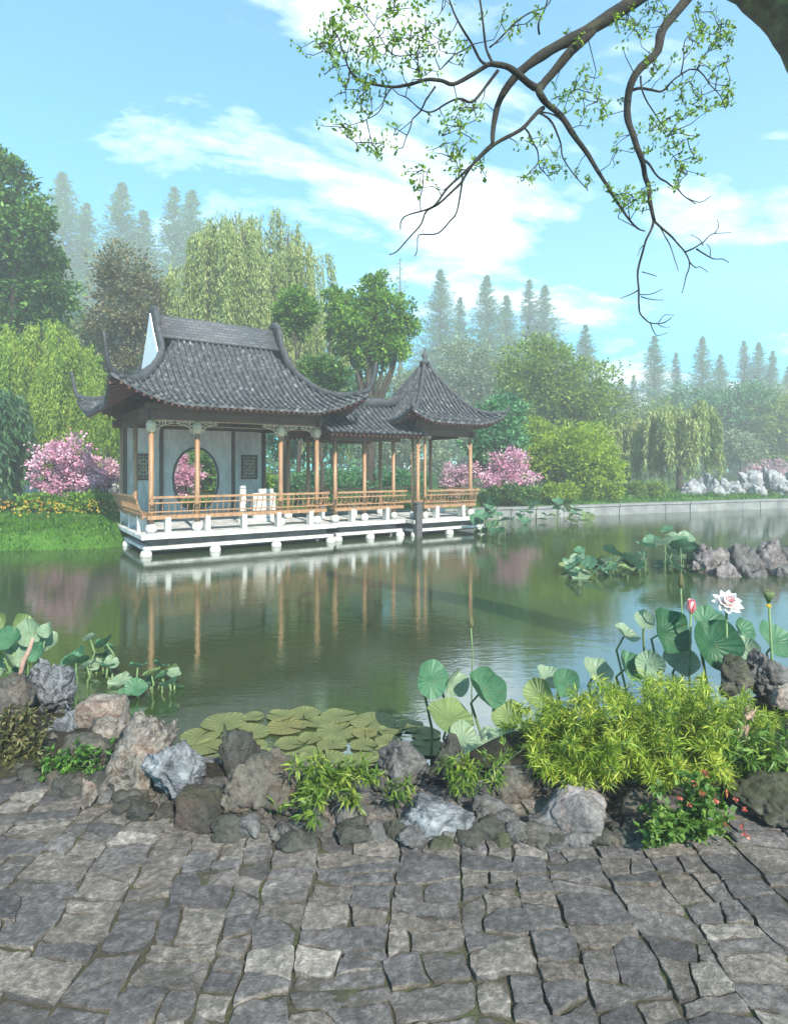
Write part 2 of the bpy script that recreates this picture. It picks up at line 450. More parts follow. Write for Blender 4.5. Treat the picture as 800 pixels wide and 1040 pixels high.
# stone paving: worn irregular setts, laid in strips that run away from the viewer
def paving():
    rnd = random.Random(11)
    V = []; Q = []
    NA, NB = 15, 12
    prof_u = [math.sin(math.sin((i / NA * 2 - 1) * PI / 2) * PI / 2) for i in range(NA + 1)]
    prof_v = [math.sin(math.sin((j / NB * 2 - 1) * PI / 2) * PI / 2) for j in range(NB + 1)]

    def warp(x, y):
        n = noise.noise_vector(Vector((x * 1.3, y * 1.6, 3.1)))
        m = noise.noise_vector(Vector((x * 4.5, y * 4.5, 9.7)))
        return x + n.x * .045 + m.x * .02, y + n.y * .055 + m.y * .022 - .02 * x

    def stone(c, seed):
        # c: four corners, counter-clockwise, in unwarped strip space
        hgt = rnd.uniform(-.005, .006); tx, ty = rnd.uniform(-.018, .018), rnd.uniform(-.022, .022)
        gap = rnd.uniform(.002, .0058)
        cx = sum(p[0] for p in c) / 4; cy = sum(p[1] for p in c) / 4
        wx = abs(c[1][0] - c[0][0]); wy = abs(c[3][1] - c[0][1])
        b = len(V); pw = rnd.uniform(7, 18)
        cut = [(rnd.uniform(-1, 1) if rnd.random() < .5 else 9, rnd.random()) for _ in range(4)]
        for i, u in enumerate(prof_u):
            for j, v in enumerate(prof_v):
                s = (abs(u) ** pw + abs(v) ** pw) ** (1 / pw)     # superellipse rounding of the corners
                mx = max(abs(u), abs(v)); k = mx / s if s > 1e-6 else 1
                u2, v2 = u * k, v * k
                a_, b_ = (u2 + 1) / 2, (v2 + 1) / 2
                x = (c[0][0] * (1 - a_) + c[1][0] * a_) * (1 - b_) + (c[3][0] * (1 - a_) + c[2][0] * a_) * b_
                y = (c[0][1] * (1 - a_) + c[1][1] * a_) * (1 - b_) + (c[3][1] * (1 - a_) + c[2][1] * a_) * b_
                x -= math.copysign(min(gap, abs(x - cx)), x - cx) * abs(u2) ** 3
                y -= math.copysign(min(gap, abs(y - cy)), y - cy) * abs(v2) ** 3
                x, y = warp(x, y)
                e = noise.noise_vector(Vector((x * 13, y * 13, seed * .7))); e2 = noise.noise_vector(Vector((x * 48, y * 48, seed * .7)))
                x += (e.x * .017 + e2.x * .0055) * mx ** 3; y += (e.y * .017 + e2.y * .0055) * mx ** 3
                z = hgt + tx * (x - cx) + ty * (y - cy)
                q1 = noise.noise(Vector((x * 6 + y * 3, y * 9, seed))); st_ = q1 * 4; fl = math.floor(st_); fr = min(1, (st_ - fl) * 5)
                z += (fl + fr) / 4 * .009 + noise.noise(Vector((x * 34, y * 34, seed + 5))) * .0034
                z += abs(noise.noise(Vector((x * 14, y * 22, seed + 9)))) * -.006
                edge = max(abs(u), abs(v))
                if edge > .999: z -= .05
                elif edge > .95: z -= .0015 + .005 * noise.noise(Vector((x * 30, y * 30, 2)))
                V.append((x, y, z))
        w = NB + 1
        for i in range(NA):
            for j in range(NB):
                Q.append((b + i * w + j, b + (i + 1) * w + j, b + (i + 1) * w + j + 1, b + i * w + j + 1))

    x = -4.4; n = 0
    while x < 4.4:
        w_ = rnd.choice((.12, .15, .18, .2, .23, .26, .3)) * rnd.uniform(.85, 1.1)
        y = .1 + rnd.uniform(-.1, 0); s0 = 0.0
        while y < 3.15:
            h = rnd.choice((.06, .08, .095, .11, .125, .15)) * rnd.uniform(.85, 1.15); h = min(h, w_ * .95)
            s1 = rnd.uniform(-.03, .03)
            q = [(x, y - s0), (x + w_, y + s0), (x + w_, y + h + s1), (x, y + h - s1)]
            r = rnd.random()
            if w_ > .19 and h > .075 and r < .5:          # two or three smaller setts share the strip here
                f0 = rnd.uniform(.3, .7); f1 = f0 + rnd.uniform(-.16, .16)
                m0 = (x + w_ * f0, q[0][1] * (1 - f0) + q[1][1] * f0); m1 = (x + w_ * f1, q[3][1] * (1 - f1) + q[2][1] * f1)
                n += 2
                stone([q[0], m0, m1, q[3]], n)
                if r < .16:
                    a = ((m0[0] + m1[0]) / 2, (m0[1] + m1[1]) / 2 + rnd.uniform(-.02, .02)); b2 = ((q[1][0] + q[2][0]) / 2, (q[1][1] + q[2][1]) / 2 + rnd.uniform(-.03, .03))
                    stone([m0, q[1], b2, a], n + .3); stone([a, b2, q[2], m1], n + .6)
                else:
                    stone([m0, q[1], q[2], m1], n + .5)
            else:
                n += 1; stone(q, n)
            y += h; s0 = s1
        x += w_
    t = NT('paving'); g = t.n('ShaderNodeNewGeometry'); v = t.coord()
    rp = t.ramp(g.outputs['Random Per Island'], [(0, (.05, .046, .047)), (.3, (.078, .072, .073)), (.55, (.102, .093, .089)), (.75, (.106, .091, .078)), (1, (.17, .155, .138))])
    n1 = t.noise(v, 5, 6, .65, .6); n2 = t.noise(v, 34, 7, .72, .3); n3 = t.noise(v, 110, 4, .7)
    c = t.mix(.8, rp, t.ramp(n1, [(.28, .45), (.5, .95), (.72, 1.7)]), 'MULTIPLY')
    c = t.mix(.8, c, t.ramp(n2, [(.3, .3), (.5, 1.0), (.66, 2.1)]), 'MULTIPLY')
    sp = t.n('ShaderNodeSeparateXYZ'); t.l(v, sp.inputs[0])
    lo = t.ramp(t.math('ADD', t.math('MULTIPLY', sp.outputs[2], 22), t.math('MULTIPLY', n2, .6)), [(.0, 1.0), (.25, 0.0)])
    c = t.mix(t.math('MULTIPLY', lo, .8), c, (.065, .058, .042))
    hh = t.math('ADD', t.math('MULTIPLY', n2, .8), t.math('MULTIPLY', n3, .3))
    rough = t.ramp(n1, [(.3, .62), (.7, .85)])
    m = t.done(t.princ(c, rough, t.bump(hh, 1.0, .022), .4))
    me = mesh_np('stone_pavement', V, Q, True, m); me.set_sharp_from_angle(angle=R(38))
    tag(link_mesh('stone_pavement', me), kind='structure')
    # moss and grit packed into the joints
    k = MB(); k.grid(lambda a, b: (-5.2 + 10.4 * a, .0 + 3.2 * b, -.013 + .008 * noise.noise(Vector((a * 90, b * 30, 0)))), 200, 70)
    t = NT('joint_soil'); v = t.coord(); nn = t.noise(v, 5, 5, .6); n2 = t.noise(v, 60, 5, .7)
    c = t.mix(.6, t.ramp(nn, [(.4, (.045, .04, .032)), (.56, (.05, .05, .03)), (.7, (.05, .075, .018))]), t.ramp(n2, [(.3, .5), (.7, 1.4)]), 'MULTIPLY')
    tag(k.build('joint_soil', t.done(t.princ(c, .95, t.bump(n2, 1, .01), .2)), None, True), kind='structure')


paving()

# stone kerb of the far bank
ka, kb = Vector((-3.9, 19.75, 0)), Vector((58, 45.9, 0))
kd = (kb - ka).normalized(); kL = (kb - ka).length
kr = random.Random(5); k = MB(); s = 0.0
while s < kL:
    L = kr.uniform(1.1, 1.5); o = kr.uniform(-.02, .02); top = .05 + kr.uniform(-.012, .012)
    Mx = Matrix.Translation(ka + kd * s) @ Matrix.Rotation(math.atan2(kd.y, kd.x), 4, 'Z')
    k.box(.012, L - .012, -.22 + o, .25, -1.0, top - .09, Mx)
    k.box(.008, L - .008, -.27 + o, .3, top - .086, top, Mx)
    s += L
tag(k.build('bank_kerb', M['grey_stone'], None, False, .015), kind='structure')

# ------------------------------------------------------------------ the pavilion, its gallery and the square pavilion
TH = R(34.0)
AX = Vector((math.cos(TH), math.sin(TH), 0)); BX = Vector((-math.sin(TH), math.cos(TH), 0))
C0 = Vector((-5.62, 13.7, 0))
LS, DT, OV = 4.25, 3.8, .9
DECK = .08


def loc2w(s, t): return C0 + AX * s + BX * t


class Roof:
    """hipped roof with concave slopes over the plan s0..s1 x t0..t1 (eaves); g is the gable inset (None: hips meet at a point)"""
    def __init__(r, s0, s1, t0, t1, ze, H, gs, gt, lift, push, rad, c1=.35, p=1.9):
        r.s0, r.s1, r.t0, r.t1, r.ze, r.H = s0, s1, t0, t1, ze, H
        r.a = (t1 - t0) / 2; r.gs = gs; r.gt = gt; r.k = gt / gs
        r.lift, r.push, r.rad, r.c1, r.p = lift, push, rad, c1, p

    def prof(r, q):
        u = max(0., min(1., q / r.a)); z = r.ze + r.H * (r.c1 * u + (1 - r.c1) * u ** r.p)
        if q < 0: z += q * r.H * r.c1 / r.a
        return z

    def pt(r, s, t, z, h=0.0):
        for cs, sg in ((r.s0, -1), (r.s1, 1)):
            for ct, tg in ((r.t0, -1), (r.t1, 1)):
                w = max(0., 1 - math.hypot(s - cs, t - ct) / r.rad) ** 2
                if w: z += w * r.lift; s += sg * w * r.push; t += tg * w * r.push
        return Vector((s, t, z + h))

    def qtop(r, side, c):
        if side in 'fb':
            d = min(c - r.s0, r.s1 - c); return min(r.a, max(0, d) * r.k)
        d = min(c - r.t0, r.t1 - c); return min(r.gs, max(0, d) / r.k)

    def on(r, side, c, q, h=0.0):
        if side == 'f': return r.pt(c, r.t0 + q, r.prof(q), h)
        if side == 'b': return r.pt(c, r.t1 - q, r.prof(q), h)
        if side == 'l': return r.pt(r.s0 + q, c, r.prof(q * r.k), h)
        return r.pt(r.s1 - q, c, r.prof(q * r.k), h)

    def rng(r, side): return (r.s0, r.s1) if side in 'fb' else (r.t0, r.t1)

    def sheet(r, mb, h, nc=60, nq=14, qmax=99):
        for side in 'fblr':
            a, b = r.rng(side)
            mb.grid(lambda u, v: r.on(side, a + (b - a) * u, min(qmax, r.qtop(side, a + (b - a) * u)) * v, h), nc, nq)

    def tubes(r, mb, pitch, rad, h):
        for side in 'fblr':
            a, b = r.rng(side); n = max(2, round((b - a) / pitch))
            for i in range(n + 1):
                c = a + .04 + (b - a - .08) * i / n; qt = r.qtop(side, c)
                if qt < .12: continue
                m = max(2, int(qt / .22)); pts = []; rr = []
                for j in range(m):
                    q0 = -.05 + (qt + .05) * j / m; q1 = -.05 + (qt + .05) * (j + .93) / m
                    pts += [r.on(side, c, q0, h), r.on(side, c, q1, h)]; rr += [rad * 1.1, rad * .86]
                mb.tube(pts, rr, 7)

    def rafters(r, mb, pitch, depth, sides='fblr'):
        for side in sides:
            a, b = r.rng(side); n = max(2, round((b - a) / pitch))
            for i in range(n + 1):
                c = a + .05 + (b - a - .1) * i / n; qt = min(depth, r.qtop(side, c))
                if qt < .1: continue
                pts = [r.on(side, c, -.02, -.1), r.on(side, c, qt * .5, -.1), r.on(side, c, qt, -.1)]
                for p0, p1 in zip(pts, pts[1:]): mb.bar(p0, p1, .055, .06)

    def fascia(r, mb, drop=.075, th=.03):
        """tile edge hanging along the eaves"""
        for side in 'fblr':
            a, b = r.rng(side)
            mb.grid(lambda u, v: r.on(side, a + (b - a) * u, -.035, .02 - drop * v - .025 * abs(math.sin(u * (b - a) / .19 * PI)) * v), int((b - a) / .05), 2)

    def corner_path(r, cs, ct, top, h=.02):
        """from the ridge top down the gable edge, along the hip and up into the horn"""
        S = r.s0 if cs < 0 else r.s1; T = r.t0 if ct < 0 else r.t1
        pts = []
        side = 'f' if ct < 0 else 'b'
        gs = S - cs * r.gs
        if top:
            for i in range(8):
                q = r.a + (r.gt - r.a) * i / 8
                pts.append(r.on(side, gs, q, h))
        for i in range(11):
            f = 1 - i / 10
            pts.append(r.on(side, S - cs * r.gs * f, r.gt * f, h))
        return pts


def horn(pts, out, rise, n=6):
    """curl the ridge end outwards and up"""
    p = pts[-1]; d = (pts[-1] - pts[-2]); d.z = 0; d.normalize()
    sl = (pts[-1] - pts[-2]); k0 = sl.z / max(1e-6, math.hypot(sl.x, sl.y))
    res = list(pts)
    for i in range(1, n + 1):
        f = i / n; res.append(p + d * out * f + Vector((0, 0, k0 * out * f * .6 + rise * f ** 1.7)))
    return res


def add_roof(parent, rf, gable, tile_r=.05, pitch=.19, horn_out=.5, horn_rise=.55):
    b = MB(); rf.sheet(b, 0.0); rf.tubes(b, pitch, tile_r, .028)
    rf.fascia(b)
    roof = b.build('roof', M['tile'], parent, True)
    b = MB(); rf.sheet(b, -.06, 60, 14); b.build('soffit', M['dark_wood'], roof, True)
    for sd in 'fblr':
        b = MB(); rf.rafters(b, .14, 1.0, sd); b.build('rafters', M['red_wood'], roof)
    for cs in (-1, 1):
        for ct in (-1, 1):
            pts = horn(rf.corner_path(cs, ct, gable), horn_out, horn_rise)
            n = len(pts); ws = []; hs = []
            for i in range(n):
                f = i / (n - 1); e = max(0, (f - .55) / .45)
                ws.append((.13 if gable else .1) * (1 - .72 * e)); hs.append((.13 if gable else .09) * (1 - .6 * e))
            if gable:
                for i in range(9): hs[i] = .22; ws[i] = .15
            b = MB(); b.sweep(pts, ws, hs); b.build('hip_ridge', M['ridge_tile'], roof, True)
    return roof


def bracket(mb, s, t, z, ds, dt):
    """pierced scroll bracket beside a column head, in the plane (ds,dt)"""
    d = Vector((ds, dt, 0)); o = Vector((s, t, z)); y = Vector((-dt, ds, 0)) * .02

    def scroll(cx, cz, rr):
        pts = [o + d * (cx + rr * (1 - i * .035) * math.cos(i * .62)) + Vector((0, 0, cz + rr * (1 - i * .035) * math.sin(i * .62))) for i in range(14)]
        mb.tube(pts, .013, 5)
    scroll(.14, -.08, .07); scroll(.29, -.06, .05); scroll(.13, -.24, .05); scroll(.42, -.045, .035)
    mb.tube([o + d * .06 + Vector((0, 0, -.36)), o + d * .1 + Vector((0, 0, -.22)), o + d * .24 + Vector((0, 0, -.13)), o + d * .5 + Vector((0, 0, -.06))], .014, 5)
    mb.bar(o + d * .06 + Vector((0, 0, -.015)), o + d * .5 + Vector((0, 0, -.015)), .03, .03)


def column(parent, s, t, z1, r=.06, z0=DECK, base=True):
    b = MB(); b.lathe([(r * 1.02, z0 + .2 if base else z0), (r, z0 + .6), (r * .97, z1)], 16, (s, t))
    c = b.build('column', M['wood'], parent, True)
    if base:
        b = MB(); b.lathe([(r * 1.35, z0), (r * 2.0, z0 + .05), (r * 2.15, z0 + .11), (r * 1.8, z0 + .18), (r * 1.2, z0 + .215)], 18, (s, t))
        b.build('column_base', M['white_stone'], c, True)
    return c


def bench_rail(parent, a, b, outward, lat=True, z0=DECK):
    """goose-neck bench: seat board, slanting back with two rails and thin balusters"""
    a, b, o = Vector((*a, 0)), Vector((*b, 0)), Vector((*outward, 0))
    Z = lambda z: Vector((0, 0, z))
    m = MB(); L = (b - a).length; d = (b - a).normalized()
    m.bar(a + Z(.47) - o * .08, b + Z(.47) - o * .08, .3, .045)
    m.bar(a + Z(.445) + o * .085, b + Z(.445) + o * .085, .035, .085)
    m.bar(a + Z(.92) + o * .25, b + Z(.92) + o * .25, .05, .055)
    m.bar(a + Z(.79) + o * .2, b + Z(.79) + o * .2, .035, .035)
    if lat: m.bar(a + Z(.58) + o * .11, b + Z(.58) + o * .11, .03, .03)
    r = m.build('bench_rail', M['wood'], parent, False, .006)
    m = MB(); n = int(L / .14)
    for i in range(n + 1):
        p = a + d * (.03 + (L - .06) * i / n)
        m.tube([p + Z(.48) + o * .06, p + Z(.62) + o * .13, p + Z(.78) + o * .185, p + Z(.91) + o * .245], .011, 5)
    m.build('balusters', M['wood'], r)
    n = max(1, round(L / 1.0))
    for i in range(n):
        m = MB()
        p = a + d * (L * (i + .5) / n)
        for e in (-.0,):
            q = p + d * e
            ang = Matrix.Translation(q) @ Matrix.Rotation(math.atan2(d.y, d.x), 4, 'Z')
            m.box(-.06, .06, -.11, .11, z0, .445, ang)
        m.build('bench_post', M['white_stone'], r, False, .01)
    return r


def platform(parent, s0, s1, t0, t1, legs=4):
    m = MB(); m.box(s0, s1, t0, t1, DECK - .105, DECK)
    p = m.build('platform', M['white_stone'], parent, False, .012)
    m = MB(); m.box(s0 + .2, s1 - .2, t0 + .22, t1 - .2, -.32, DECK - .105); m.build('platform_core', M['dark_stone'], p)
    m = MB(); m.box(s0 + .06, s1 - .06, t0 + .07, t1 - .06, -.27, -.195); m.build('lower_slab', M['white_stone'], p, False, .01)
    for i in range(legs):
        s = s0 + .12 + (s1 - s0 - .24) * i / (legs - 1)
        for t in (t0 + .12, (t0 + t1) / 2, t1 - .12):
            m = MB(); m.lathe([(.1, -1.1), (.1, -.45), (.13, -.42), (.13, -.34), (.1, -.28)], 12, (s, t))
            m.build('pier', M['white_stone'], p, True)
    return p


def main_pavilion():
    t = thing('garden_pavilion', 'larger tile-roofed pavilion with moon gate wall and white deck over the pond', 'pavilion', C0, TH)
    platform(t, -.3, 4.62, -.45, 4.2)
    S = [0, 1.05, 3.2, LS]
    for s in S: column(t, s, 0, 2.95)
    for s in S[::3]: column(t, s, 1.9, 2.95)
    for s in S: column(t, s, DT, 2.95, .065, DECK, False)
    # beams round the column heads
    m = MB()
    for tt in (0, DT): m.bar((-.25, tt, 2.84), (LS + .25, tt, 2.84), .11, .22)
    for s in (0, LS): m.bar((s, -.25, 2.8), (s, DT + .25, 2.8), .1, .2)
    for s in S[1:3]: m.bar((s, 0, 2.9), (s, DT, 2.9), .1, .16)
    m.box(-.15, LS + .15, -.05, .05, 2.955, 3.1); m.box(-.15, LS + .15, DT - .05, DT + .05, 2.955, 3.1)
    m.box(-.055, .055, .052, DT - .052, 2.905, 3.1); m.box(LS - .055, LS + .055, .052, DT - .052, 2.905, 3.1)
    m.box(.1, LS - .1, .1, DT - .1, 3.0, 3.03)
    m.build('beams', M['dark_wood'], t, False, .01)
    for s in S:
        m = MB()
        for ds in (-1, 1):
            if 0 <= s + ds * .3 <= LS: bracket(m, s, 0, 2.72, ds, 0)
        m.lathe([(.075, 2.42), (.12, 2.5), (.12, 2.62), (.08, 2.7)], 12, (s, 0))
        m.build('bracket', M['cream'], t)
    m = MB(); m.bar((.07, 0, 2.72), (LS - .07, 0, 2.72), .035, .035); m.bar((.07, -.0, 2.6), (LS - .07, 0, 2.6), .02, .02)
    m.build('frieze_rail', M['wood'], t)
    # back wall with the moon gate
    x0, x1, z0, z1 = .0, LS, DECK, 2.74
    gc, gzc, gr, gh = 2.06, 1.25, .67, .94; th = .07
    m = MB(); N = 64; ring = []; rect = []
    for i in range(N):
        a = 2 * PI * i / N; ca, sa = math.cos(a), math.sin(a)
        ring.append((gc + gr * ca, gzc + gh * sa))
        k = min(((x1 - gc) / ca if ca > 1e-9 else (x0 - gc) / ca if ca < -1e-9 else 1e9), ((z1 - gzc) / sa if sa > 1e-9 else (z0 - gzc) / sa if sa < -1e-9 else 1e9))
        rect.append((gc + k * ca, gzc + k * sa))
    for side in (-1, 1):
        vs = [(p[0], DT + side * th, p[1]) for p in ring + rect]
        m.add(vs, [(i, (i + 1) % N, N + (i + 1) % N, N + i) if side > 0 else (i, N + i, N + (i + 1) % N, (i + 1) % N) for i in range(N)])
    m.add([(p[0], DT + s_ * th, p[1]) for s_ in (-1, 1) for p in ring], [(i, N + i, N + (i + 1) % N, (i + 1) % N) for i in range(N)])
    # corners of the wall between the radial cuts
    for (cx_, cz_) in ((x0, z0), (x1, z0), (x0, z1), (x1, z1)):
        near = sorted(range(N), key=lambda i: (rect[i][0] - cx_) ** 2 + (rect[i][1] - cz_) ** 2)[:2]
        for side in (-1, 1):
            m.add([(rect[near[0]][0], DT + side * th, rect[near[0]][1]), (rect[near[1]][0], DT + side * th, rect[near[1]][1]), (cx_, DT + side * th, cz_)], [(0, 1, 2)])
    wl = m.build('wall', M['plaster'], t)
    m = MB(); m.tube([(gc + (gr + .005) * math.cos(2 * PI * i / 48), DT - th - .005, gzc + (gh + .005) * math.sin(2 * PI * i / 48)) for i in range(49)], .035, 6, False)
    m.build('moon_gate_frame', M['dark_stone'], wl, True)
    for s in (.06, 1.05, 3.2, LS - .06):
        m = MB(); m.box(s - .055, s + .055, DT - th - .03, DT - th - .004, DECK, 2.74); m.build('wall_post', M['dark_wood'], wl)
    for sc_ in (.55, 3.72):
        w, h, zc = .24, .36, 1.62; y = DT - th
        m = MB(); m.box(sc_ - w, sc_ + w, y - .012, y - .003, zc - h, zc + h)
        win = m.build('lattice_window', M['dark_stone'], t)
        m = MB()
        for e in (-1, 1):
            m.box(sc_ + e * w - .025, sc_ + e * w + .025, y - .05, y - .004, zc - h - .025, zc + h + .025)
            m.box(sc_ - w + .027, sc_ + w - .027, y - .05, y - .004, zc + e * h - .025, zc + e * h + .025)
        m.build('frame', M['red_wood'], win)
        m = MB()
        for i in range(-2, 3):
            m.bar((sc_ + i * .08, y - .025, zc - h), (sc_ + i * .08, y - .025, zc + h), .012, .012)
        for i in range(-3, 4):
            m.bar((sc_ - w, y - .03, zc + i * .1), (sc_ + w, y - .03, zc + i * .1), .012, .012)
        for rr in (.09, .17):
            m.tube([(sc_ + rr * math.cos(a * PI / 10), y - .035, zc + rr * 1.3 * math.sin(a * PI / 10)) for a in range(21)], .011, 5, False)
        for e in (-1, 1): m.tube([(sc_ - .2 * e, y - .034, zc - .32), (sc_, y - .034, zc), (sc_ + .2 * e, y - .034, zc + .32)], .01, 5)
        m.build('lattice', M['cream'], win)
    # benches round the open sides, gap at the inner right
    bench_rail(t, (-.12, -.1), (LS + .2, -.1), (0, -1))
    bench_rail(t, (-.1, .0), (-.1, 3.3), (-1, 0))
    bench_rail(t, (LS + .1, .0), (LS + .1, .3), (1, 0))
    # roof
    rf = Roof(-OV, LS + OV, -OV, DT + OV, 3.07, 2.55, 1.35, 1.8, .55, .12, 1.6)
    roof = add_roof(t, rf, True, .042, .15, .24, .72)
    # ridge band of small flat tiles rolled over the top
    s0, s1 = .45 + .1, LS - .45 - .1
    m = MB()

    def band(u, v):
        q = (v - .5) * 2; tt = 1.9 + q * .62; qq = rf.a - abs(tt - 1.9)
        z = rf.prof(qq) + .15
        z = z if abs(q) > .25 else rf.prof(rf.a - .155) + .15 + .09 * (1 - (q / .25) ** 2)
        return Vector((s0 + (s1 - s0) * u, tt, z))
    m.grid(band, 2, 24)
    bd = m.build('ridge_band', M['ridge_band'], roof, True)
    so = bd.modifiers.new('thick', 'SOLIDIFY'); so.thickness = .06; so.offset = -1
    # rolled crests where the gable edges meet the ridge, and the white gables
    for gs, e in ((.45, -1), (LS - .45, 1)):
        m = MB(); pts = []
        for i in range(15):
            a = PI * i / 14
            pts.append((gs, 1.9 - .42 * math.cos(a), rf.prof(rf.a - .42) + .04 + .62 * math.sin(a) ** .8))
        m.sweep(pts, [.16] * 15, [.15] * 15); m.build('ridge_crest', M['ridge_tile'], roof, True)
        m = MB(); x = gs + e * .1
        vs = []; n = 14
        for i in range(n + 1):
            tt = 1.9 - 1.0 + 2.0 * i / n
            vs += [(x, tt, 4.2), (x, tt, rf.prof(rf.a - abs(tt - 1.9)) + .03)]
        m.add(vs, [(2 * i, 2 * i + 1, 2 * i + 3, 2 * i + 2) for i in range(n)])
        g = m.build('gable', M['white_plaster'], roof)
        so = g.modifiers.new('thick', 'SOLIDIFY'); so.thickness = .06
    return t


main_pavilion()

# white panels added behind the railing to stand for sunlit back-wall patches
t = thing('sun_patch_panels', 'added white panels standing in for sunlit patches of the back wall behind the wooden railing', 'added panel', loc2w(3.05, 1.5), TH)
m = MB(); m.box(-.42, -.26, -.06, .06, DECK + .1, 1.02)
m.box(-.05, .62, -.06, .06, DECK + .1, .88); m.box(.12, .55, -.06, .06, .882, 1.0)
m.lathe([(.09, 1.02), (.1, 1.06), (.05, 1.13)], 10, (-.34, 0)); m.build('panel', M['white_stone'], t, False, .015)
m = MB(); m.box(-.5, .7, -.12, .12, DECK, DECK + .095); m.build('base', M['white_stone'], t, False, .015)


def gallery():
    o = loc2w(4.66, -.05)
    t = thing('covered_gallery', 'low tile-roofed gallery joining the two pavilions over the water', 'gallery', o, TH)
    L = 2.34
    platform(t, 0.0, L - .03, -.28, 2.3, 3)
    for s in (.15, 1.1, 2.1):
        column(t, s, .05, 2.5, .055); column(t, s, 1.75, 2.5, .055, DECK, False)
    m = MB()
    for tt in (.05, 1.75): m.bar((0, tt, 2.44), (L, tt, 2.44), .09, .16)
    for s in (.15, 1.1, 2.1): m.bar((s, .1, 2.46), (s, 1.7, 2.46), .08, .11)
    m.build('beams', M['dark_wood'], t, False, .008)
    bench_rail(t, (.05, -.05), (L, -.05), (0, -1)); 
    bench_rail(t, (.05, 1.8), (L, 1.8), (0, 1))
    # simple two-slope roof with concave pitch
    s0, s1, tc, a = -.35, L + .5, .9, 1.5

    def z(q): u = q / a; return 2.56 + .92 * (.55 * u + .45 * u * u)
    b = MB(); b.grid(lambda u, v: Vector((s0 + (s1 - s0) * u, tc - a + 2 * a * v, z(a - abs(2 * a * v - a)))), 2, 20)
    n = int((s1 - s0) / .18)
    for i in range(n + 1):
        for e in (-1, 1):
            pts = []; rr = []
            for j in range(7):
                for f, r_ in ((0, .052), (.93, .042)):
                    q = -.05 + (a + .05) * (j + f) / 7; pts.append((s0 + .05 + (s1 - s0 - .1) * i / n, tc + e * (a - q), z(q) + .026)); rr.append(r_)
            b.tube(pts, rr, 7)
    roof = b.build('roof', M['tile'], t, True)
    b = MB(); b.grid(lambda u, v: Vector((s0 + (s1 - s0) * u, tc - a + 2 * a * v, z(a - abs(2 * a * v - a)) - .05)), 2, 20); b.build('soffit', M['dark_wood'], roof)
    for e in (-1, 1):
        b = MB()
        for i in range(int((s1 - s0) / .14)): b.bar((s0 + .07 + i * .14, tc + e * (a + .01), z(0) - .085), (s0 + .07 + i * .14, tc + e * (a - .8), z(.8) - .085), .05, .05)
        b.build('rafters', M['red_wood'], roof)
    b = MB(); b.sweep([(s0 + (s1 - s0) * i / 10, tc, z(a) + .02 + .12 * (abs(i - 5) / 5) ** 3) for i in range(11)], [.2] * 11, [.2] * 11); b.build('ridge', M['ridge_tile'], roof, True)
    return t


gallery()


def square_pavilion():
    o = loc2w(7.37, -.385); S = 2.05
    t = thing('square_pavilion', 'small square pavilion with pointed pyramid tile roof and upturned corners', 'pavilion', o, TH)
    platform(t, -.35, S + .4, -.3, S + .4, 3)
    for (s, tt) in ((0, 0), (S, 0), (0, S), (S, S)): column(t, s, tt, 2.72, .06)
    for (s, tt) in ((.28, 0.02), (.02, .28)): column(t, s, tt, 2.72, .045)
    m = MB()
    for e in (0, S):
        m.bar((-.2, e, 2.66), (S + .2, e, 2.66), .09, .18); m.bar((e, -.2, 2.62), (e, S + .2, 2.62), .085, .16)
    m.box(-.1, S + .1, -.04, .04, 2.752, 3.0); m.box(-.1, S + .1, S - .04, S + .04, 2.752, 3.0)
    m.box(-.04, .04, .042, S - .042, 2.704, 3.0); m.box(S - .04, S + .04, .042, S - .042, 2.704, 3.0)
    m.build('beams', M['dark_wood'], t, False, .008)
    for (s, tt) in ((0, 0), (S, 0)):
        m = MB(); bracket(m, s, tt, 2.55, 1 if s == 0 else -1, 0); m.build('bracket', M['cream'], t)
    bench_rail(t, (.1, -.08), (S + .08, -.08), (0, -1)); bench_rail(t, (S + .08, 0), (S + .08, S), (1, 0)); bench_rail(t, (0, S + .08), (S, S + .08), (0, 1))
    m = MB(); m.box(-.32, -.12, -.4, -.2, -1.0, .55); m.box(-.34, -.1, -.42, -.18, .552, .6)
    m.build('corner_pier', M['dark_stone'], t, False, .02)
    ov = .72; hs = S / 2 + ov
    rf = Roof(-ov, S + ov, -ov, S + ov, 2.98, 1.98, hs, hs, .32, .06, 1.1, .3, 2.0)
    roof = add_roof(t, rf, False, .045, .165, .14, .2)
    m = MB(); z = 2.98 + 1.98
    m.lathe([(.16, z - .04), (.17, z + .03), (.09, z + .08), (.07, z + .14), (.1, z + .2), (.07, z + .27), (.025, z + .33), (.012, z + .46)], 14, (S / 2, S / 2))
    m.build('finial', M['ridge_tile'], roof, True)
    return t


square_pavilion()

# garden wall behind the left bank
t = thing('garden_wall', 'low grey garden wall with dark tile coping behind the pink blossom', 'wall', (-16, 27.5, gz(-12, 27.5)))
m = MB(); m.box(-6, 6.2, -.15, .15, -.3, 1.9); m.build('wall_face', M['plaster'], t)
m = MB(); m.add([(-6.1, -.32, 1.9), (6.3, -.32, 1.9), (6.3, 0, 2.2), (-6.1, 0, 2.2), (-6.1, .32, 1.9), (6.3, .32, 1.9)], [(0, 1, 2, 3), (3, 2, 5, 4), (0, 4, 5, 1), (0, 3, 4), (1, 5, 2)])
m.build('coping', M['tile_bed'], t)
# ------------------------------------------------------------------ rocks
import bmesh
_ico = {}


def ico(sub):
    if sub not in _ico:
        bm = bmesh.new(); bmesh.ops.create_icosphere(bm, subdivisions=sub, radius=1)
        _ico[sub] = (np.array([v.co[:] for v in bm.verts]), np.array([[v.index for v in f.verts] for f in bm.faces]))
        bm.free()
    return _ico[sub]


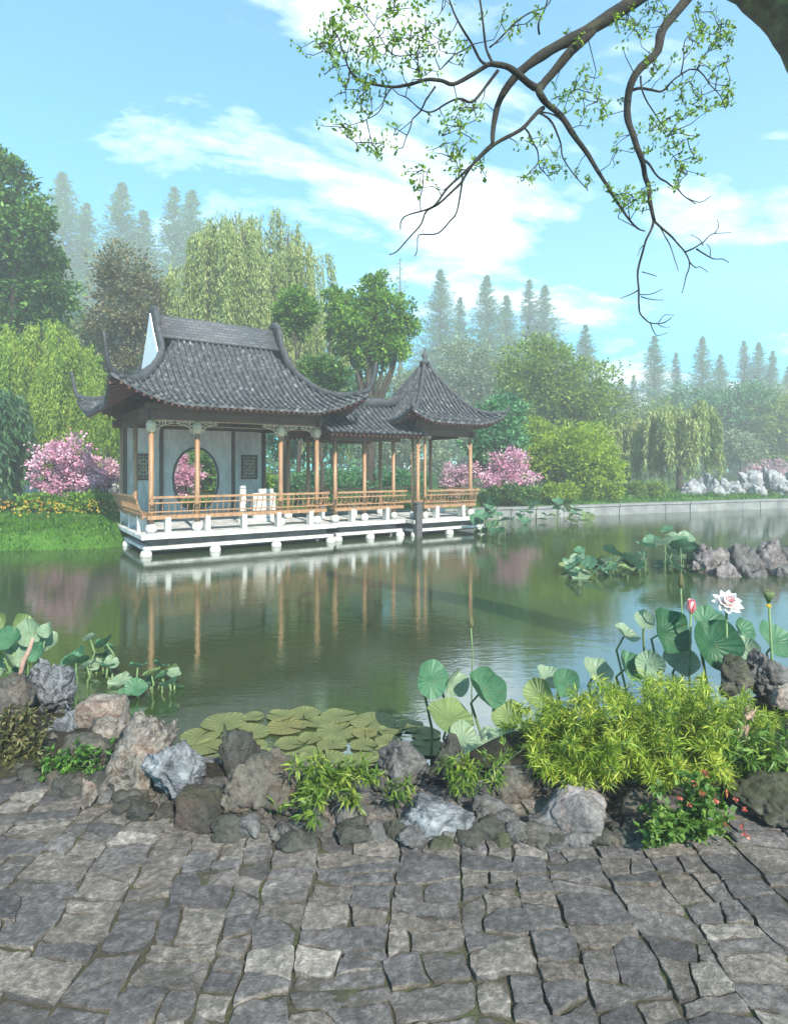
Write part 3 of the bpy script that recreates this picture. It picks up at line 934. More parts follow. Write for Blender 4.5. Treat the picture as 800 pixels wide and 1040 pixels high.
def rock_mesh(dims, seed, crag=.2, planes=9, sub=4, boxy=False, pit=0.0):
    r = np.random.default_rng(seed)
    v, f = ico(sub); v = v.copy()
    if boxy:
        v = v / (np.abs(v) ** 7).sum(1, keepdims=True) ** (1 / 7)
    for _ in range(planes):
        n = r.normal(0, 1, 3); n /= np.linalg.norm(n); o = r.uniform(.5, .85) * (1.25 if boxy else 1)
        d = np.maximum(v @ n - o, 0); v = v - n * (d * .92)[:, None]
    off = Vector(r.uniform(-50, 50, 3))
    out = np.empty_like(v)
    for i, p in enumerate(v):
        q = Vector(p)
        k = 1 + crag * .55 * noise.noise(q * 1.6 + off)
        w = q + noise.noise_vector(q * 1.5 + off) * .35
        a = 1 - abs(noise.noise(w * 2.5 + off * 1.3)) * 2
        b = 1 - abs(noise.noise(w * 5.5 + off * .7)) * 2
        e = 1 - abs(noise.noise(w * 11 + off * .4)) * 2
        k += crag * (.46 * a + .30 * b + .15 * e) + .04 * noise.noise(q * 14 + off) + .03 * noise.noise(q * 30 + off)
        dv, pv_ = noise.voronoi(w * 1.9 + off)
        k += crag * .42 * noise.noise(Vector(pv_[0]) * 7.3) - crag * .34 * max(0., .16 - (dv[1] - dv[0])) / .16
        if pit:
            h = noise.noise(q * 3.3 + off * 2); k -= pit * max(0, h - .15) * 1.3
        out[i] = p * k
    lo, hi = out.min(0), out.max(0)
    out = ((out - lo) / (hi - lo) - .5) * np.array(dims)
    return mesh_np('rock', out, f, True)


RM = {
    'grey': rock_mat('rock_grey', (.085, .085, .085), (.21, .21, .21), (.024, .024, .025), (.075, .06, .045), .5),
    'dark': rock_mat('rock_dark', (.036, .035, .033), (.095, .094, .09), (.011, .011, .011), (.034, .029, .018), .5, 6, .3, .25),
    'blue': rock_mat('rock_blue', (.085, .092, .105), (.36, .385, .42), (.018, .02, .024), (.06, .06, .06), .5, 3.2, .45),
    'brown': rock_mat('rock_brown', (.075, .068, .06), (.22, .205, .185), (.018, .016, .014), (.11, .075, .055), .5, 5, .4, .25),
    'tan': rock_mat('rock_tan', (.13, .112, .095), (.4, .37, .33), (.026, .022, .018), (.17, .09, .065), .6, 4, .5),
    'pink': rock_mat('rock_pink', (.18, .172, .17), (.36, .335, .33), (.06, .057, .057), (.34, .22, .185), .8, 5, .3),
    'red': rock_mat('rock_red', (.03, .028, .024), (.075, .068, .058), (.011, .01, .009), (.13, .06, .04), .25, 6, .2, .4),
    'moss': rock_mat('rock_moss', (.06, .057, .043), (.13, .125, .1), (.02, .018, .014), (.05, .055, .022), .6, 5, .3, .7),
    'pale': rock_mat('rock_pale', (.2, .2, .21), (.48, .48, .49), (.04, .04, .045), (.13, .12, .115), .4, 4, .6),
    'purple': rock_mat('rock_purple', (.075, .067, .07), (.24, .215, .22), (.018, .016, .017), (.11, .085, .068), .5, 4, .6),
}


def rock(px0, px1, yt, yb, d, mat, label, seed, crag=.25, planes=9, depth=.85, sub=4, boxy=False, tilt=0.0, pit=0.0, cat='rock', group=None, name='rock', sink=.03):
    a, b = P(px0, yt, d), P(px1, yb, d)
    dims = (b.x - a.x, max(.06, (b.x - a.x) * depth), a.z - b.z + sink)
    me = rock_mesh(dims, seed, crag, planes, sub, boxy, pit)
    o = link_mesh(name, me, RM[mat])
    o.location = ((a.x + b.x) / 2, d + dims[1] * .06, (a.z + b.z - sink) / 2)
    o.rotation_euler = (0, tilt, 0)
    return tag(o, label, cat, group or 'rocks edging the pond')


ROCKS = [
    (20, 77, 664, 730, 3.9, 'blue', 'grey weathered upright rock with white veins below the broad pale leaves', dict(crag=.4, pit=.4, sub=5)),
    (-6, 30, 682, 745, 3.6, 'brown', 'brown-grey rough rock under the broad pale leaves at the picture edge', dict(crag=.4)),
    (46, 84, 722, 768, 3.4, 'blue', 'small bluish rock with white top beside the dry bush', dict(crag=.35)),
    (80, 126, 709, 748, 3.5, 'tan', 'flat-topped pale tan block nearest the small floating lotus leaves', dict(boxy=True, planes=4, crag=.12)),
    (88, 124, 728, 762, 3.34, 'tan', 'knobbly tan rock just below the flat-topped tan block', dict(crag=.4)),
    (66, 114, 744, 790, 3.15, 'brown', 'squarish brown block with a dark front, below the knobbly tan rock', dict(boxy=True, planes=5, crag=.2)),
    (48, 76, 761, 790, 3.12, 'dark', 'low dark flat rock at the foot of the dry bush', dict(crag=.25)),
    (106, 172, 720, 830, 2.95, 'tan', 'tall slanting rock striped tan, pink and white beside the blue-white crag', dict(crag=.42, sub=5, tilt=.25, planes=12)),
    (138, 208, 748, 822, 2.85, 'blue', 'craggy blue-white rock with sharp facets leaning on the striped tan rock', dict(crag=.4, sub=5, planes=14)),
    (84, 124, 778, 826, 2.95, 'dark', 'dark shaded rock at the foot of the striped tan rock', dict(crag=.25)),
    (80, 98, 790, 820, 2.78, 'tan', 'tiny tan stone standing on the paving beside the dark shaded rock', dict(crag=.3)),
    (178, 224, 803, 852, 2.66, 'red', 'dark square block with reddish top edge on the paving border', dict(boxy=True, planes=2, crag=.1, sub=5)),
    (222, 316, 766, 842, 2.8, 'brown', 'large brown rock with pinkish streaks between the square block and the leaning bamboo sprig', dict(crag=.36, sub=5, planes=13)),
    (214, 276, 836, 862, 2.6, 'dark', 'low flat dark rock lying before the large brown rock', dict(crag=.25)),
    (278, 336, 832, 860, 2.62, 'dark', 'low dark ledge rock under the bamboo sprig', dict(crag=.25)),
    (330, 378, 810, 856, 2.7, 'grey', 'grey rounded rock half covered by the hanging bamboo sprig', dict(crag=.3)),
    (374, 437, 754, 820, 2.95, 'grey', 'dark grey pitted rock rising behind the white boulder towards the lily pads', dict(crag=.38, sub=5, pit=.3)),
    (368, 396, 836, 858, 2.56, 'grey', 'small pale stone wedged left of the white boulder', dict(crag=.25)),
    (430, 482, 746, 816, 3.05, 'dark', 'dark upright rock under the spreading lotus leaves', dict(crag=.35, sub=5)),
    (399, 482, 815, 857, 2.6, 'blue', 'bluish-white flat boulder with dark cracks lying at the paving edge', dict(crag=.3, sub=5, planes=10)),
    (476, 518, 812, 848, 2.68, 'grey', 'grey rough rock between the white boulder and the pinkish boulder', dict(crag=.35)),
    (492, 552, 772, 826, 2.92, 'brown', 'brown-grey rock behind the small bamboo sprig left of the pinkish boulder', dict(crag=.32, sub=5)),
    (513, 542, 834, 856, 2.55, 'grey', 'small smooth grey stone at the paving edge left of the pinkish boulder', dict(crag=.2)),
    (545, 619, 808, 850, 2.6, 'pink', 'smooth grey boulder with a pink lit flank, set on the paving edge under the bamboo', dict(crag=.14, sub=5, planes=7, tilt=-.12)),
    (424, 462, 848, 872, 2.52, 'moss', 'low mossy footing stone directly below the white boulder', dict(crag=.2)),
    (460, 498, 845, 868, 2.53, 'dark', 'low dark footing stone below the grey rough rock', dict(crag=.2)),
    (496, 528, 846, 866, 2.53, 'moss', 'low mossy footing stone left of two others under the pinkish boulder', dict(crag=.2)),
    (534, 582, 845, 866, 2.52, 'grey', 'flat grey footing stone right under the pinkish boulder', dict(crag=.2)),
    (580, 622, 838, 862, 2.56, 'dark', 'dark footing stone tucked under the right end of the pinkish boulder', dict(crag=.2)),
    (616, 690, 808, 848, 2.72, 'brown', 'broad low brown rock between the pinkish boulder and the red-flowered bush', dict(crag=.25, planes=11)),
    (744, 840, 794, 842, 2.72, 'moss', 'broad mossy rock right of the red-flowered bush at the picture edge', dict(crag=.28, sub=5)),
    (678, 752, 800, 852, 2.85, 'dark', 'dark rock hidden behind the red-flowered bush', dict(crag=.25)),
    (727, 764, 664, 706, 3.95, 'moss', 'jagged brown rock under the dark lotus leaves', dict(crag=.45, planes=12)),
    (758, 806, 662, 712, 3.95, 'grey', 'brown-grey rock beside the jagged brown one, by the tall lotus pod stalk', dict(crag=.45, sub=5)),
    (782, 830, 694, 728, 3.7, 'tan', 'tan rock at the right picture edge above the bamboo', dict(crag=.3)),
    (768, 850, 732, 806, 3.15, 'moss', 'grey mossy bank rock behind the bamboo at the right picture edge', dict(crag=.3)),
    (-12, 52, 772, 806, 3.1, 'dark', 'low dark rock in front of the dry bush at the left picture edge', dict(crag=.3, sub=5)),
    (40, 92, 782, 814, 3.0, 'dark', 'low dark ledge stone in front of the squarish brown block', dict(crag=.3, sub=5)),
    (116, 150, 806, 842, 2.8, 'dark', 'dark stone on the paving at the foot of the striped tan rock', dict(crag=.3)),
    (150, 184, 812, 846, 2.75, 'dark', 'dark stone on the paving between the blue-white crag and the square block', dict(crag=.3)),
    (222, 262, 742, 800, 3.05, 'dark', 'dark rock at the water edge behind the large brown rock', dict(crag=.35)),
    (-4, 44, 750, 796, 3.24, 'dark', 'dark rock half hidden by the dry bush at the left picture edge', dict(crag=.35)),
    (34, 72, 742, 784, 3.3, 'brown', 'brown rock between the dry bush and the squarish brown block', dict(crag=.35)),
    (74, 112, 788, 822, 2.95, 'brown', 'brown stone at the paving edge below the squarish brown block', dict(crag=.3)),
    (-70, 4, 715, 800, 3.4, 'dark', 'dark rock beside the dry bush at the left picture edge', dict(crag=.35)),
]
for i, (x0, x1, yt, yb, d, mt, lab, kw) in enumerate(ROCKS):
    rock(x0, x1, yt, yb, d, mt, lab, 100 + i, **kw)
# chips filling the gaps between the big rocks
cr = random.Random(8)
for i in range(26):
    px = cr.choice((cr.uniform(100, 300), cr.uniform(300, 640), cr.uniform(600, 760)))
    y = {0: 2.62}.get(0) + cr.uniform(-.12, .12) + (.2 if px < 190 else 0)
    s = cr.uniform(.03, .075)
    me = rock_mesh((s * 1.3, s, s * .8), 300 + i, .25, 7, 3)
    o = link_mesh('stone_chip', me, RM[cr.choice(('grey', 'dark', 'brown'))])
    o.location = ((px - CX) / F * y, y, s * .2); o.rotation_euler = (0, 0, cr.uniform(0, 6))
    tag(o, 'loose stone chip lying between the foot of the rocks and the paving', 'stone', 'loose stone chips')
er = random.Random(18)
for i in range(44):
    px = er.uniform(150, 660) if i < 34 else er.uniform(0, 150); y = (2.54 if px > 230 else 2.54 + (230 - px) * .0023) + er.uniform(-.03, .12); s = er.uniform(.07, .14)
    me = rock_mesh((s * 1.3, s, s * .75), 360 + i, .28, 9, 4)
    o = link_mesh('edging_stone', me, RM[er.choice(('dark', 'dark', 'dark', 'grey', 'brown'))])
    o.location = ((px - CX) / F * y, y, s * .12); o.rotation_euler = (0, 0, er.uniform(-.6, .6))
    tag(o, 'small rough stone in the low course where the rock border meets the paving', 'stone', 'low course of edging stones')
xr = random.Random(40)
for i in range(16):
    sd = 1 if i < 10 else -1
    x = sd * xr.uniform(2.75, 5.2); y = 3.0 + xr.uniform(-.1, 1.0 if abs(x) < 4 else 1.7); s_ = xr.uniform(.22, .5)
    o = link_mesh('rock', rock_mesh((s_ * 1.3, s_, s_ * .7), 640 + i, .3, 10, 4), RM[xr.choice(('dark', 'grey', 'moss', 'brown'))])
    o.location = (x, y, gz(x, y) + s_ * .15); o.rotation_euler = (0, 0, xr.uniform(0, 6))
    tag(o, 'bank rock beyond the ' + ('right' if sd > 0 else 'left') + ' picture edge, where the border carries on', 'rock', 'rocks edging the pond')
# slanting pinkish slab by the pale leaves
m = MB(); m.tube([P(19, 694, 3.65), P(24, 672, 3.68), P(30, 660, 3.7), P(34, 648, 3.72)], [.014, .016, .014, .009], 7)
o = m.build('dry_stalk', M['dry'], None, True); tag(o, 'pinkish dry stalk leaning on the grey veined rock under the pale leaves', 'dry stalk')
m = MB(); m.tube([P(746, 762, 3.02), P(751, 748, 3.02), P(757, 734, 3.03), P(763, 716, 3.04)], [.026, .026, .024, .024], 9)
for q in (.35, .7):
    c = P(746, 762, 3.02).lerp(P(763, 716, 3.04), q); dd = (P(763, 716, 3.04) - P(746, 762, 3.02)).normalized()
    m.tube([c - dd * .008, c + dd * .008], [.029, .029], 9)
o = m.build('cut_bamboo_stub', M['dry'], None, True); tag(o, 'cut pinkish-brown bamboo stub sticking out of the green bamboo', 'bamboo stub')

# rock islet out in the pond and the rockery on the far bank
ir = random.Random(21)
ISLET = [(706, 742, 546, 584, 'tall spiky'), (736, 770, 543, 586, 'tall pitted'), (764, 800, 540, 587, 'broad jagged'), (796, 850, 541, 588, 'bulky grey'), (722, 752, 562, 590, 'squat front'),
         (752, 784, 566, 592, 'low dark'), (784, 820, 564, 593, 'low brown'), (700, 722, 562, 586, 'small end')]
for i, (x0, x1, yt, yb, w) in enumerate(ISLET):
    rock(x0, x1, yt + 7, yb, 10.9 + (.5 if yb < 589 else 0), ir.choice(('purple', 'grey', 'purple')), f'{w} grey-purple rock of the islet beside the far lotus clump', 400 + i, .55, 10, .9, 4, False, 0, .5, 'rock', 'rocks of the islet', sink=.4)
FARR = [(692, 716, 486, 506), (710, 738, 480, 505), (732, 756, 484, 504), (750, 776, 477, 503), (772, 800, 474, 503), (794, 826, 476, 502), (818, 850, 478, 502), (722, 742, 493, 507), (760, 782, 491, 506), (784, 808, 490, 505)]
FLAB = ['end rock of the pale rockery on the far bank, nearest the kerb willow', 'tall white rock second from the end of the far bank rockery', 'mid-height pale rock dipping between two taller ones in the far rockery',
        'pointed pale rock in the middle of the far bank rockery', 'tallest white rock of the far bank rockery', 'bulky pale rock at the picture edge of the far rockery', 'pale far rock half outside the picture edge',
        'low pale rock at the foot of the far rockery near its end', 'low pale rock at the foot of the pointed far rock', 'low pale rock at the foot of the tallest far rock']
for i, (x0, x1, yt, yb) in enumerate(FARR):
    d = 31 + (x0 - 690) * .02 - (1 if i > 6 else 0)
    rock(x0, x1, yt, yb, d, 'pale', FLAB[i], 500 + i, .6, 12, .9, 4, False, 0, .5, 'rock', 'rockery on the far bank', sink=.5)

# ------------------------------------------------------------------ foliage tools
def leaf_quads(c, d, nrm, L, Wd, bend=0.0):
    """diamond leaves: base, two shoulders, tip"""
    d = d / np.linalg.norm(d, axis=1, keepdims=True)
    s = np.cross(d, nrm); s /= np.linalg.norm(s, axis=1, keepdims=True) + 1e-9
    u = np.cross(s, d)
    L = np.broadcast_to(np.asarray(L, float), (len(c),))[:, None]; Wd = np.broadcast_to(np.asarray(Wd, float), (len(c),))[:, None]
    mid = c + d * L * .42 + u * L * .08
    V = np.stack([c, mid + s * Wd * .5, c + d * L - u * L * bend, mid - s * Wd * .5], 1).reshape(-1, 3)
    return V, np.arange(len(c) * 4).reshape(-1, 4)


def unit(r, n):
    v = r.normal(0, 1, (n, 3)); return v / np.linalg.norm(v, axis=1, keepdims=True)


def crown_mesh(blobs, n, L, Wd, seed, m, up=.5, clump=.2, droop=0.0, flat=1.0):
    """leaf sprays: each blob carries clumps near its shell, each clump a burst of leaves"""
    r = np.random.default_rng(seed)
    wts = np.array([b[3] ** 2 for b in blobs]); wts = wts / wts.sum()
    C_, D_ = [], []
    for b, w in zip(blobs, wts):
        k = max(6, int(n * w / 42)); per = max(5, int(n * w / k))
        u = unit(r, k); rad = b[3] * r.uniform(.4, 1.18, k) ** .7
        cc = np.array(b[:3]) + u * rad[:, None] * np.array([1, 1, b[4] if len(b) > 4 else .85])
        cs = r.uniform(.6, 1.3, k) * clump * b[3]
        off = r.normal(0, 1, (k, per, 3)) * cs[:, None, None] * np.array([1, 1, .7 * flat])
        C_.append((cc[:, None, :] + off).reshape(-1, 3))
        dd = off / (cs[:, None, None] + 1e-6) * .6 + u[:, None, :] * .7 + r.normal(0, .7, off.shape) + np.array([0, 0, -droop])
        D_.append(dd.reshape(-1, 3))
    c = np.concatenate(C_); d = np.concatenate(D_)
    nrm = unit(r, len(c)) + np.array([0, 0, up * 2])
    V, Q_ = leaf_quads(c, d, nrm, L * r.uniform(.4, 1.6, len(c)), Wd * r.uniform(.6, 1.3, len(c)))
    return mesh_np('crown', V, Q_, False, m)


def limbs(mb, base, blobs, r0, seed, fork=.45):
    rr = random.Random(seed)
    top = Vector((sum(b[0] for b in blobs) / len(blobs), sum(b[1] for b in blobs) / len(blobs), max(b[2] for b in blobs)))
    base = Vector(base); pts = []; n = 9
    for i in range(n + 1):
        f = i / n
        p = base.lerp(Vector((top.x, top.y, top.z)), f); p.x += math.sin(f * 5 + seed) * .12 * f * (1 - f) * 3; p.y += math.cos(f * 4 + seed) * .1 * f
        pts.append(p)
    mb.tube(pts, [r0 * (1.35 if i == 0 else 1) * (1 - .85 * i / n) + .012 for i in range(n + 1)], 9)
    for b in blobs:
        f = rr.uniform(fork, fork + .3); i = min(n - 1, int(f * n)); s = pts[i]; e = Vector(b[:3])
        q = [s, s.lerp(e, .35) + Vector((0, 0, .06 * (e - s).length)), s.lerp(e, .7) + Vector((rr.uniform(-.1, .1), rr.uniform(-.1, .1), .05)), e]
        mb.tube(q, [r0 * .5 * (1 - f * .5), r0 * .36, r0 * .22, .015], 7)
        for _ in range(4):
            t = e + Vector((rr.uniform(-1, 1), rr.uniform(-1, 1), rr.uniform(-.4, 1))) * b[3] * .8
            k = s.lerp(e, rr.uniform(.6, 1)); mb.tube([k, k.lerp(t, .5) + Vector((0, 0, .08)), t], [r0 * .16, r0 * .1, .008], 5)


def base_at(px, d):
    x = (px - CX) / F * d; return Vector((x, d, gz(x, d) - .05))


def broadleaf(px, d, blobs_px, mat, label, n=4500, L=.26, Wd=.16, seed=1, name='broadleaf_tree', cat='tree', group='trees behind the pond', trunk=.14, clump=.2, droop=0., fork=.45, bark='bark'):
    """blobs_px: (px, y, radius in px [, squash, depth shift])"""
    if d >= 33: d *= 1.6; L *= 1.5; Wd *= 1.6
    elif d > 30.5: d *= 1.2; L *= 1.15; Wd *= 1.2
    o = base_at(px, d); t = thing(name, label, cat, o, 0, group)
    rr = random.Random(seed); bl = []
    for b in blobs_px:
        q = P(b[0], b[1], d) - o; rad = b[2] * d / F
        bl.append((q.x, (b[4] if len(b) > 4 else rr.uniform(-.6, .6)) * rad, q.z, rad, b[3] if len(b) > 3 else .85))
    m = MB(); limbs(m, (0, 0, 0), bl, trunk, seed, fork); m.build('trunk', M[bark], t, True)
    nn = n * (1.25 if name == 'blossom_shrub' else 2.3); link_mesh('crown', crown_mesh(bl, int(nn), L * .62, Wd * .66, seed, G[mat], .5, clump * .8, droop), None, t)
    return t


def conifer_meshes(h, r, seed, n_lv=42, dens=1.0):
    rg = np.random.default_rng(seed)
    m = MB(); m.tube([(0, 0, 0), (.02, 0, h * .3), (-.02, .02, h * .65), (0, 0, h)], [h * .012, h * .009, h * .005, .01], 8)
    Cc, Dd = [], []
    lob = rg.uniform(0, 6.28, 3)
    for i in range(n_lv * 6):
        f = .07 + .925 * rg.uniform(0, 1) ** .85
        z = h * f; rad = r * min((1 - f) ** .92, .55) * (1 + .1 * math.sin(f * 9 + lob[0])) * rg.uniform(.55, 1.1) + .02
        nb = 1
        for a in rg.uniform(0, 2 * PI, nb):
            rb = rad * rg.uniform(.6, 1.15); dr = np.array([math.cos(a), math.sin(a), rg.uniform(.15, .75)])
            if rb > .6 and rg.uniform() < .3: m.tube([(0, 0, z - .05), tuple(dr * rb * .5 + np.array([0, 0, z])), tuple(dr * rb * .9 + np.array([0, 0, z - .08 * rb]))], [.03, .018, .006], 4, False)
            k = int((6 + 20 * rb) * dens); tt = rg.uniform(.1, 1.05, k)
            p = dr * (tt * rb)[:, None] + np.array([0, 0, z]) + rg.normal(0, .13, (k, 3)) * np.array([1, 1, .8]) * (.12 + .5 * rb)
            p[:, 2] -= .1 * tt ** 2 * rb
            Cc.append(p); Dd.append(dr * .8 + rg.normal(0, .5, (k, 3)) + np.array([0, 0, .15]))
    c = np.concatenate(Cc); d = np.concatenate(Dd)
    V, Q_ = leaf_quads(c, d, unit(rg, len(c)) + np.array([0, 0, 1.]), .15 * rg.uniform(.6, 1.3, len(c)), .05, .1)
    me = bpy.data.meshes.new('trunk'); me.from_pydata(m.v, [], m.f); me.update(); me.materials.append(M['bark'])
    return me, mesh_np('crown', V, Q_, False, G['conifer'])


CON = [conifer_meshes(16, 3.6, 41, 170), conifer_meshes(16, 2.9, 42, 150), conifer_meshes(16, 4.2, 43, 190), conifer_meshes(16, 2.6, 44, 60, .25)]
CONIFERS = [  # bearing, top, distance, variant, width, label
    (64, 176, 42, 2, .95, 'tall hazy conifer just right of the dark dense tree, highest of its row'),
    (88, 206, 43, 1, .9, 'slim hazy conifer between the two tall ones left of the tiled roof'),
    (124, 186, 42, 0, 1.0, 'tall pointed hazy conifer above the brownish tree'),
    (146, 214, 43, 2, .8, 'shorter broad hazy conifer next to the pointed one above the brownish tree'),
    (177, 190, 43, 1, .85, 'slender left one of the twin conifers above the pale willow'),
    (195, 194, 42, 0, .95, 'fuller right one of the twin conifers above the pale willow'),
    (406, 262, 45, 3, 1.0, 'thin bare hazy conifer right of the bushy green tree'),
    (447, 274, 43, 2, .8, 'broad pale conifer rising behind the tip of the pyramid roof'),
    (467, 302, 44, 1, .8, 'short slim pale conifer right of the one behind the pyramid roof'),
    (494, 280, 43, 0, .95, 'tall pale conifer with a fine point, right of the pyramid roof'),
    (514, 300, 44, 2, .75, 'dumpy pale conifer touching the fine-pointed one right of the pyramid roof'),
    (537, 284, 45, 1, .8, 'very thin pale conifer above the round green tree'),
    (553, 290, 44, 0, .95, 'taller full pale conifer above the round green tree'),
    (594, 330, 41, 2, .75, 'darker conifer standing just right of the round green trees'),
    (572, 348, 42, 1, .8, 'short conifer half hidden between the round trees'),
    (631, 384, 40, 0, .9, 'lowest conifer in the gap under the hanging twigs'),
    (643, 382, 42, 1, .8, 'low thin conifer right beside the lowest one'),
    (664, 341, 42, 2, .95, 'broad column-like conifer below the dangling branch tip'),
    (686, 358, 44, 1, .7, 'slim conifer right of the broad column-like one'),
    (713, 342, 42, 0, .9, 'pointed conifer above the kerb willow'),
    (731, 360, 43, 2, .7, 'stout short conifer beside the pointed one above the kerb willow'),
    (755, 346, 44, 1, .8, 'slender conifer above the far rockery, first of three in a row'),
    (770, 348, 43, 0, .85, 'middle and fullest conifer of the three above the far rockery'),
    (784, 356, 42, 1, .9, 'last conifer of the three above the far rockery'),
    (800, 372, 42, 2, .8, 'conifer cut by the right picture edge above the far rockery'),
    (-22, 200, 42, 0, 1.0, 'hazy conifer hidden behind the dark dense tree'),
    (236, 232, 45, 0, .9, 'hazy conifer mostly hidden behind the pale willows'),
]
proto = {}
for i, (px, yt, d, var, wd, lab) in enumerate(CONIFERS):
    d *= 2.3; wd = 1.2 + wd * .35
    o = base_at(px, d); h = CZ + (HY - yt) / F * d - o.z; s = h / 16
    if var not in proto:
        t = thing('conifer', lab, 'tree', o, 0, 'hazy conifers')
        link_mesh('trunk', CON[var][0], None, t); link_mesh('crown', CON[var][1], None, t)
        t.rotation_euler.z = i * 1.7; t.scale = (wd * s, wd * s, s); proto[var] = t
    else:
        dup(proto[var], o, i * 1.7, lab, (wd * s, wd * s, s))


def willow(px, d, domes, mat, label, seed, n_str=150, per=34, L=.34, Wd=.06, trunk=.2, floor=.5):
    """domes: (px, top y, radius px) from which curtains of strands hang to 'floor' metres"""
    o = base_at(px, d); t = thing('willow_tree', label, 'tree', o, 0, 'willows')
    r = np.random.default_rng(seed); C_, D_ = [], []; m = MB(); bl = []
    for (bx, yt, br) in domes:
        q = P(bx, yt, d) - o; rad = br * d / F; bl.append((q.x, 0, q.z - rad * .7, rad * .7, .8))
        n = int(n_str * len(domes) ** -.5)
        for g in range(max(6, n // 7)):                       # strands hang in tresses
            a = r.uniform(0, 2 * PI); f = math.sqrt(r.uniform(.02, 1))
            gx, gy = q.x + math.cos(a) * f * rad, math.sin(a) * f * rad
            gzz = q.z - rad * .85 * f ** 2.2 - r.uniform(0, .25) * rad
            reach = r.uniform(.5, 1.05) if f > .45 else r.uniform(.35, .8)
            for _ in range(7):
                sx, sy = gx + r.normal(0, .11), gy + r.normal(0, .11); z1 = gzz + r.normal(0, .15)
                ln = max(.8, (z1 - floor) * reach * r.uniform(.6, 1.1)); k = int(1.5 * per * min(1.6, ln / 4) + 10)
                tt = np.sort(r.uniform(0, 1, k))
                sw = r.normal(0, .05, 2)
                outx, outy = math.cos(a) * .35 * f, math.sin(a) * .35 * f
                p = np.stack([sx + outx * np.sqrt(tt) + sw[0] * tt * ln * .4, sy + outy * np.sqrt(tt) + sw[1] * tt * ln * .4, z1 - tt * ln], 1) + r.normal(0, .04, (k, 3))
                C_.append(p); D_.append(np.array([outx, outy, -1.0]) + r.normal(0, .38, (k, 3)))
    c = np.concatenate(C_); dd = np.concatenate(D_)
    V, Q_ = leaf_quads(c, dd, unit(r, len(c)), L * r.uniform(.6, 1.3, len(c)), Wd * r.uniform(.7, 1.3, len(c)), .05)
    limbs(m, (0, 0, 0), bl, trunk, seed, .35); m.build('trunk', M['bark'], t, True)
    link_mesh('crown', mesh_np('crown', V, Q_, False, G[mat]), None, t)
    return t


willow(48, 22, [(16, 330, 34), (46, 322, 30), (78, 346, 32), (102, 384, 22)], 'willow', 'bright yellow-green willow hanging left of the tiled pavilion above the pink blossom', 61, 250, 150, .17, .032, .22, .35)
willow(2, 19.5, [(-4, 392, 22)], 'willow_dark', 'dark green weeping curtain at the picture edge left of the bright willow', 62, 230, 40, .3, .07, .12, .3)
willow(208, 29, [(200, 262, 34), (222, 222, 26)], 'willow_pale', 'pale green willow behind the gable end of the tiled roof', 63, 230, 40, .27, .055, .22, 3)
willow(246, 31, [(236, 214, 30), (258, 246, 30)], 'willow_pale', 'tall pale willow rising above the middle of the roof ridge', 64, 230, 40, .27, .055, .22, 3)
willow(290, 33, [(276, 214, 34), (308, 240, 30)], 'willow_pale', 'wide pale willow above the right end of the roof ridge', 65, 240, 40, .28, .06, .24, 3)
willow(340, 36, [(334, 290, 32)], 'willow_pale', 'small faded willow between the roof ridge and the bushy green tree', 66, 160, 36, .28, .06, .2, 2)
willow(690, 35, [(676, 412, 24), (704, 404, 26)], 'willow_pale', 'misty willow standing by the kerb at the end of the far rockery', 67, 190, 34, .36, .08, .18, .6)
willow(636, 37, [(628, 430, 24), (650, 422, 20)], 'willow_pale', 'low misty willow on the far bank right of the round trees', 68, 170, 34, .36, .08, .18, .4)

broadleaf(12, 23.5, [(-12, 230, 42), (10, 196, 30), (30, 240, 34), (-4, 290, 46), (38, 292, 32), (20, 330, 34), (52, 262, 18), (5, 172, 18)], 'dark', 'large dark dense evergreen tree filling the upper left picture edge', 11000, .3, .18, 71, trunk=.3, clump=.17)
broadleaf(132, 28, [(132, 276, 24), (116, 292, 20), (148, 296, 20), (130, 316, 26), (108, 330, 18), (154, 330, 18), (134, 352, 26)], 'brown', 'brownish open-crowned tree left of the gable', 4600, .3, .16, 72, clump=.26)
broadleaf(96, 30, [(92, 350, 22), (110, 372, 22), (84, 380, 18)], 'pale', 'pale cream-green bushy tree behind the bright willow', 3600, .3, .16, 73, clump=.22)
broadleaf(160, 33, [(158, 330, 30), (178, 350, 26), (140, 370, 26), (70, 330, 24)], 'teal', 'bluish dark tree in the haze behind the brownish tree', 4600, .32, .2, 74, clump=.24)
broadleaf(303, 24, [(300, 306, 15), (290, 318, 11), (312, 318, 11), (302, 332, 11)], 'mid', 'slim green tree with bare stem behind the right end of the ridge', 2300, .22, .15, 75, trunk=.1, fork=.7)
broadleaf(374, 25, [(380, 302, 19), (352, 316, 20), (396, 318, 20), (370, 330, 24), (408, 334, 14), (340, 306, 12), (392, 352, 18), (356, 348, 15), (376, 362, 16), (404, 352, 12), (345, 330, 14), (383, 286, 10)], 'mid', 'bushy bright green tree with dark forked trunk between the two roofs', 6800, .26, .17, 76, trunk=.26, clump=.26, fork=.3)
broadleaf(326, 22.5, [(316, 376, 13), (332, 374, 13), (345, 384, 12), (322, 392, 14)], 'dark', 'low dark bush-like tree under the slim green tree beside the roof corner', 2600, .2, .13, 77, trunk=.09)
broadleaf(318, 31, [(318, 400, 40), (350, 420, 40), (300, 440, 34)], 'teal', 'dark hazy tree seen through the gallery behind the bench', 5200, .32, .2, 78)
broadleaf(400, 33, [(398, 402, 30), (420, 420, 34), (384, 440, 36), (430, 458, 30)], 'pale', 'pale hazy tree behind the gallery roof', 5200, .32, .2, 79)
broadleaf(478, 36, [(470, 372, 28), (492, 384, 28), (452, 398, 26), (480, 420, 36)], 'pale', 'pale yellow-green tree behind the right slope of the pyramid roof', 5600, .32, .2, 80)
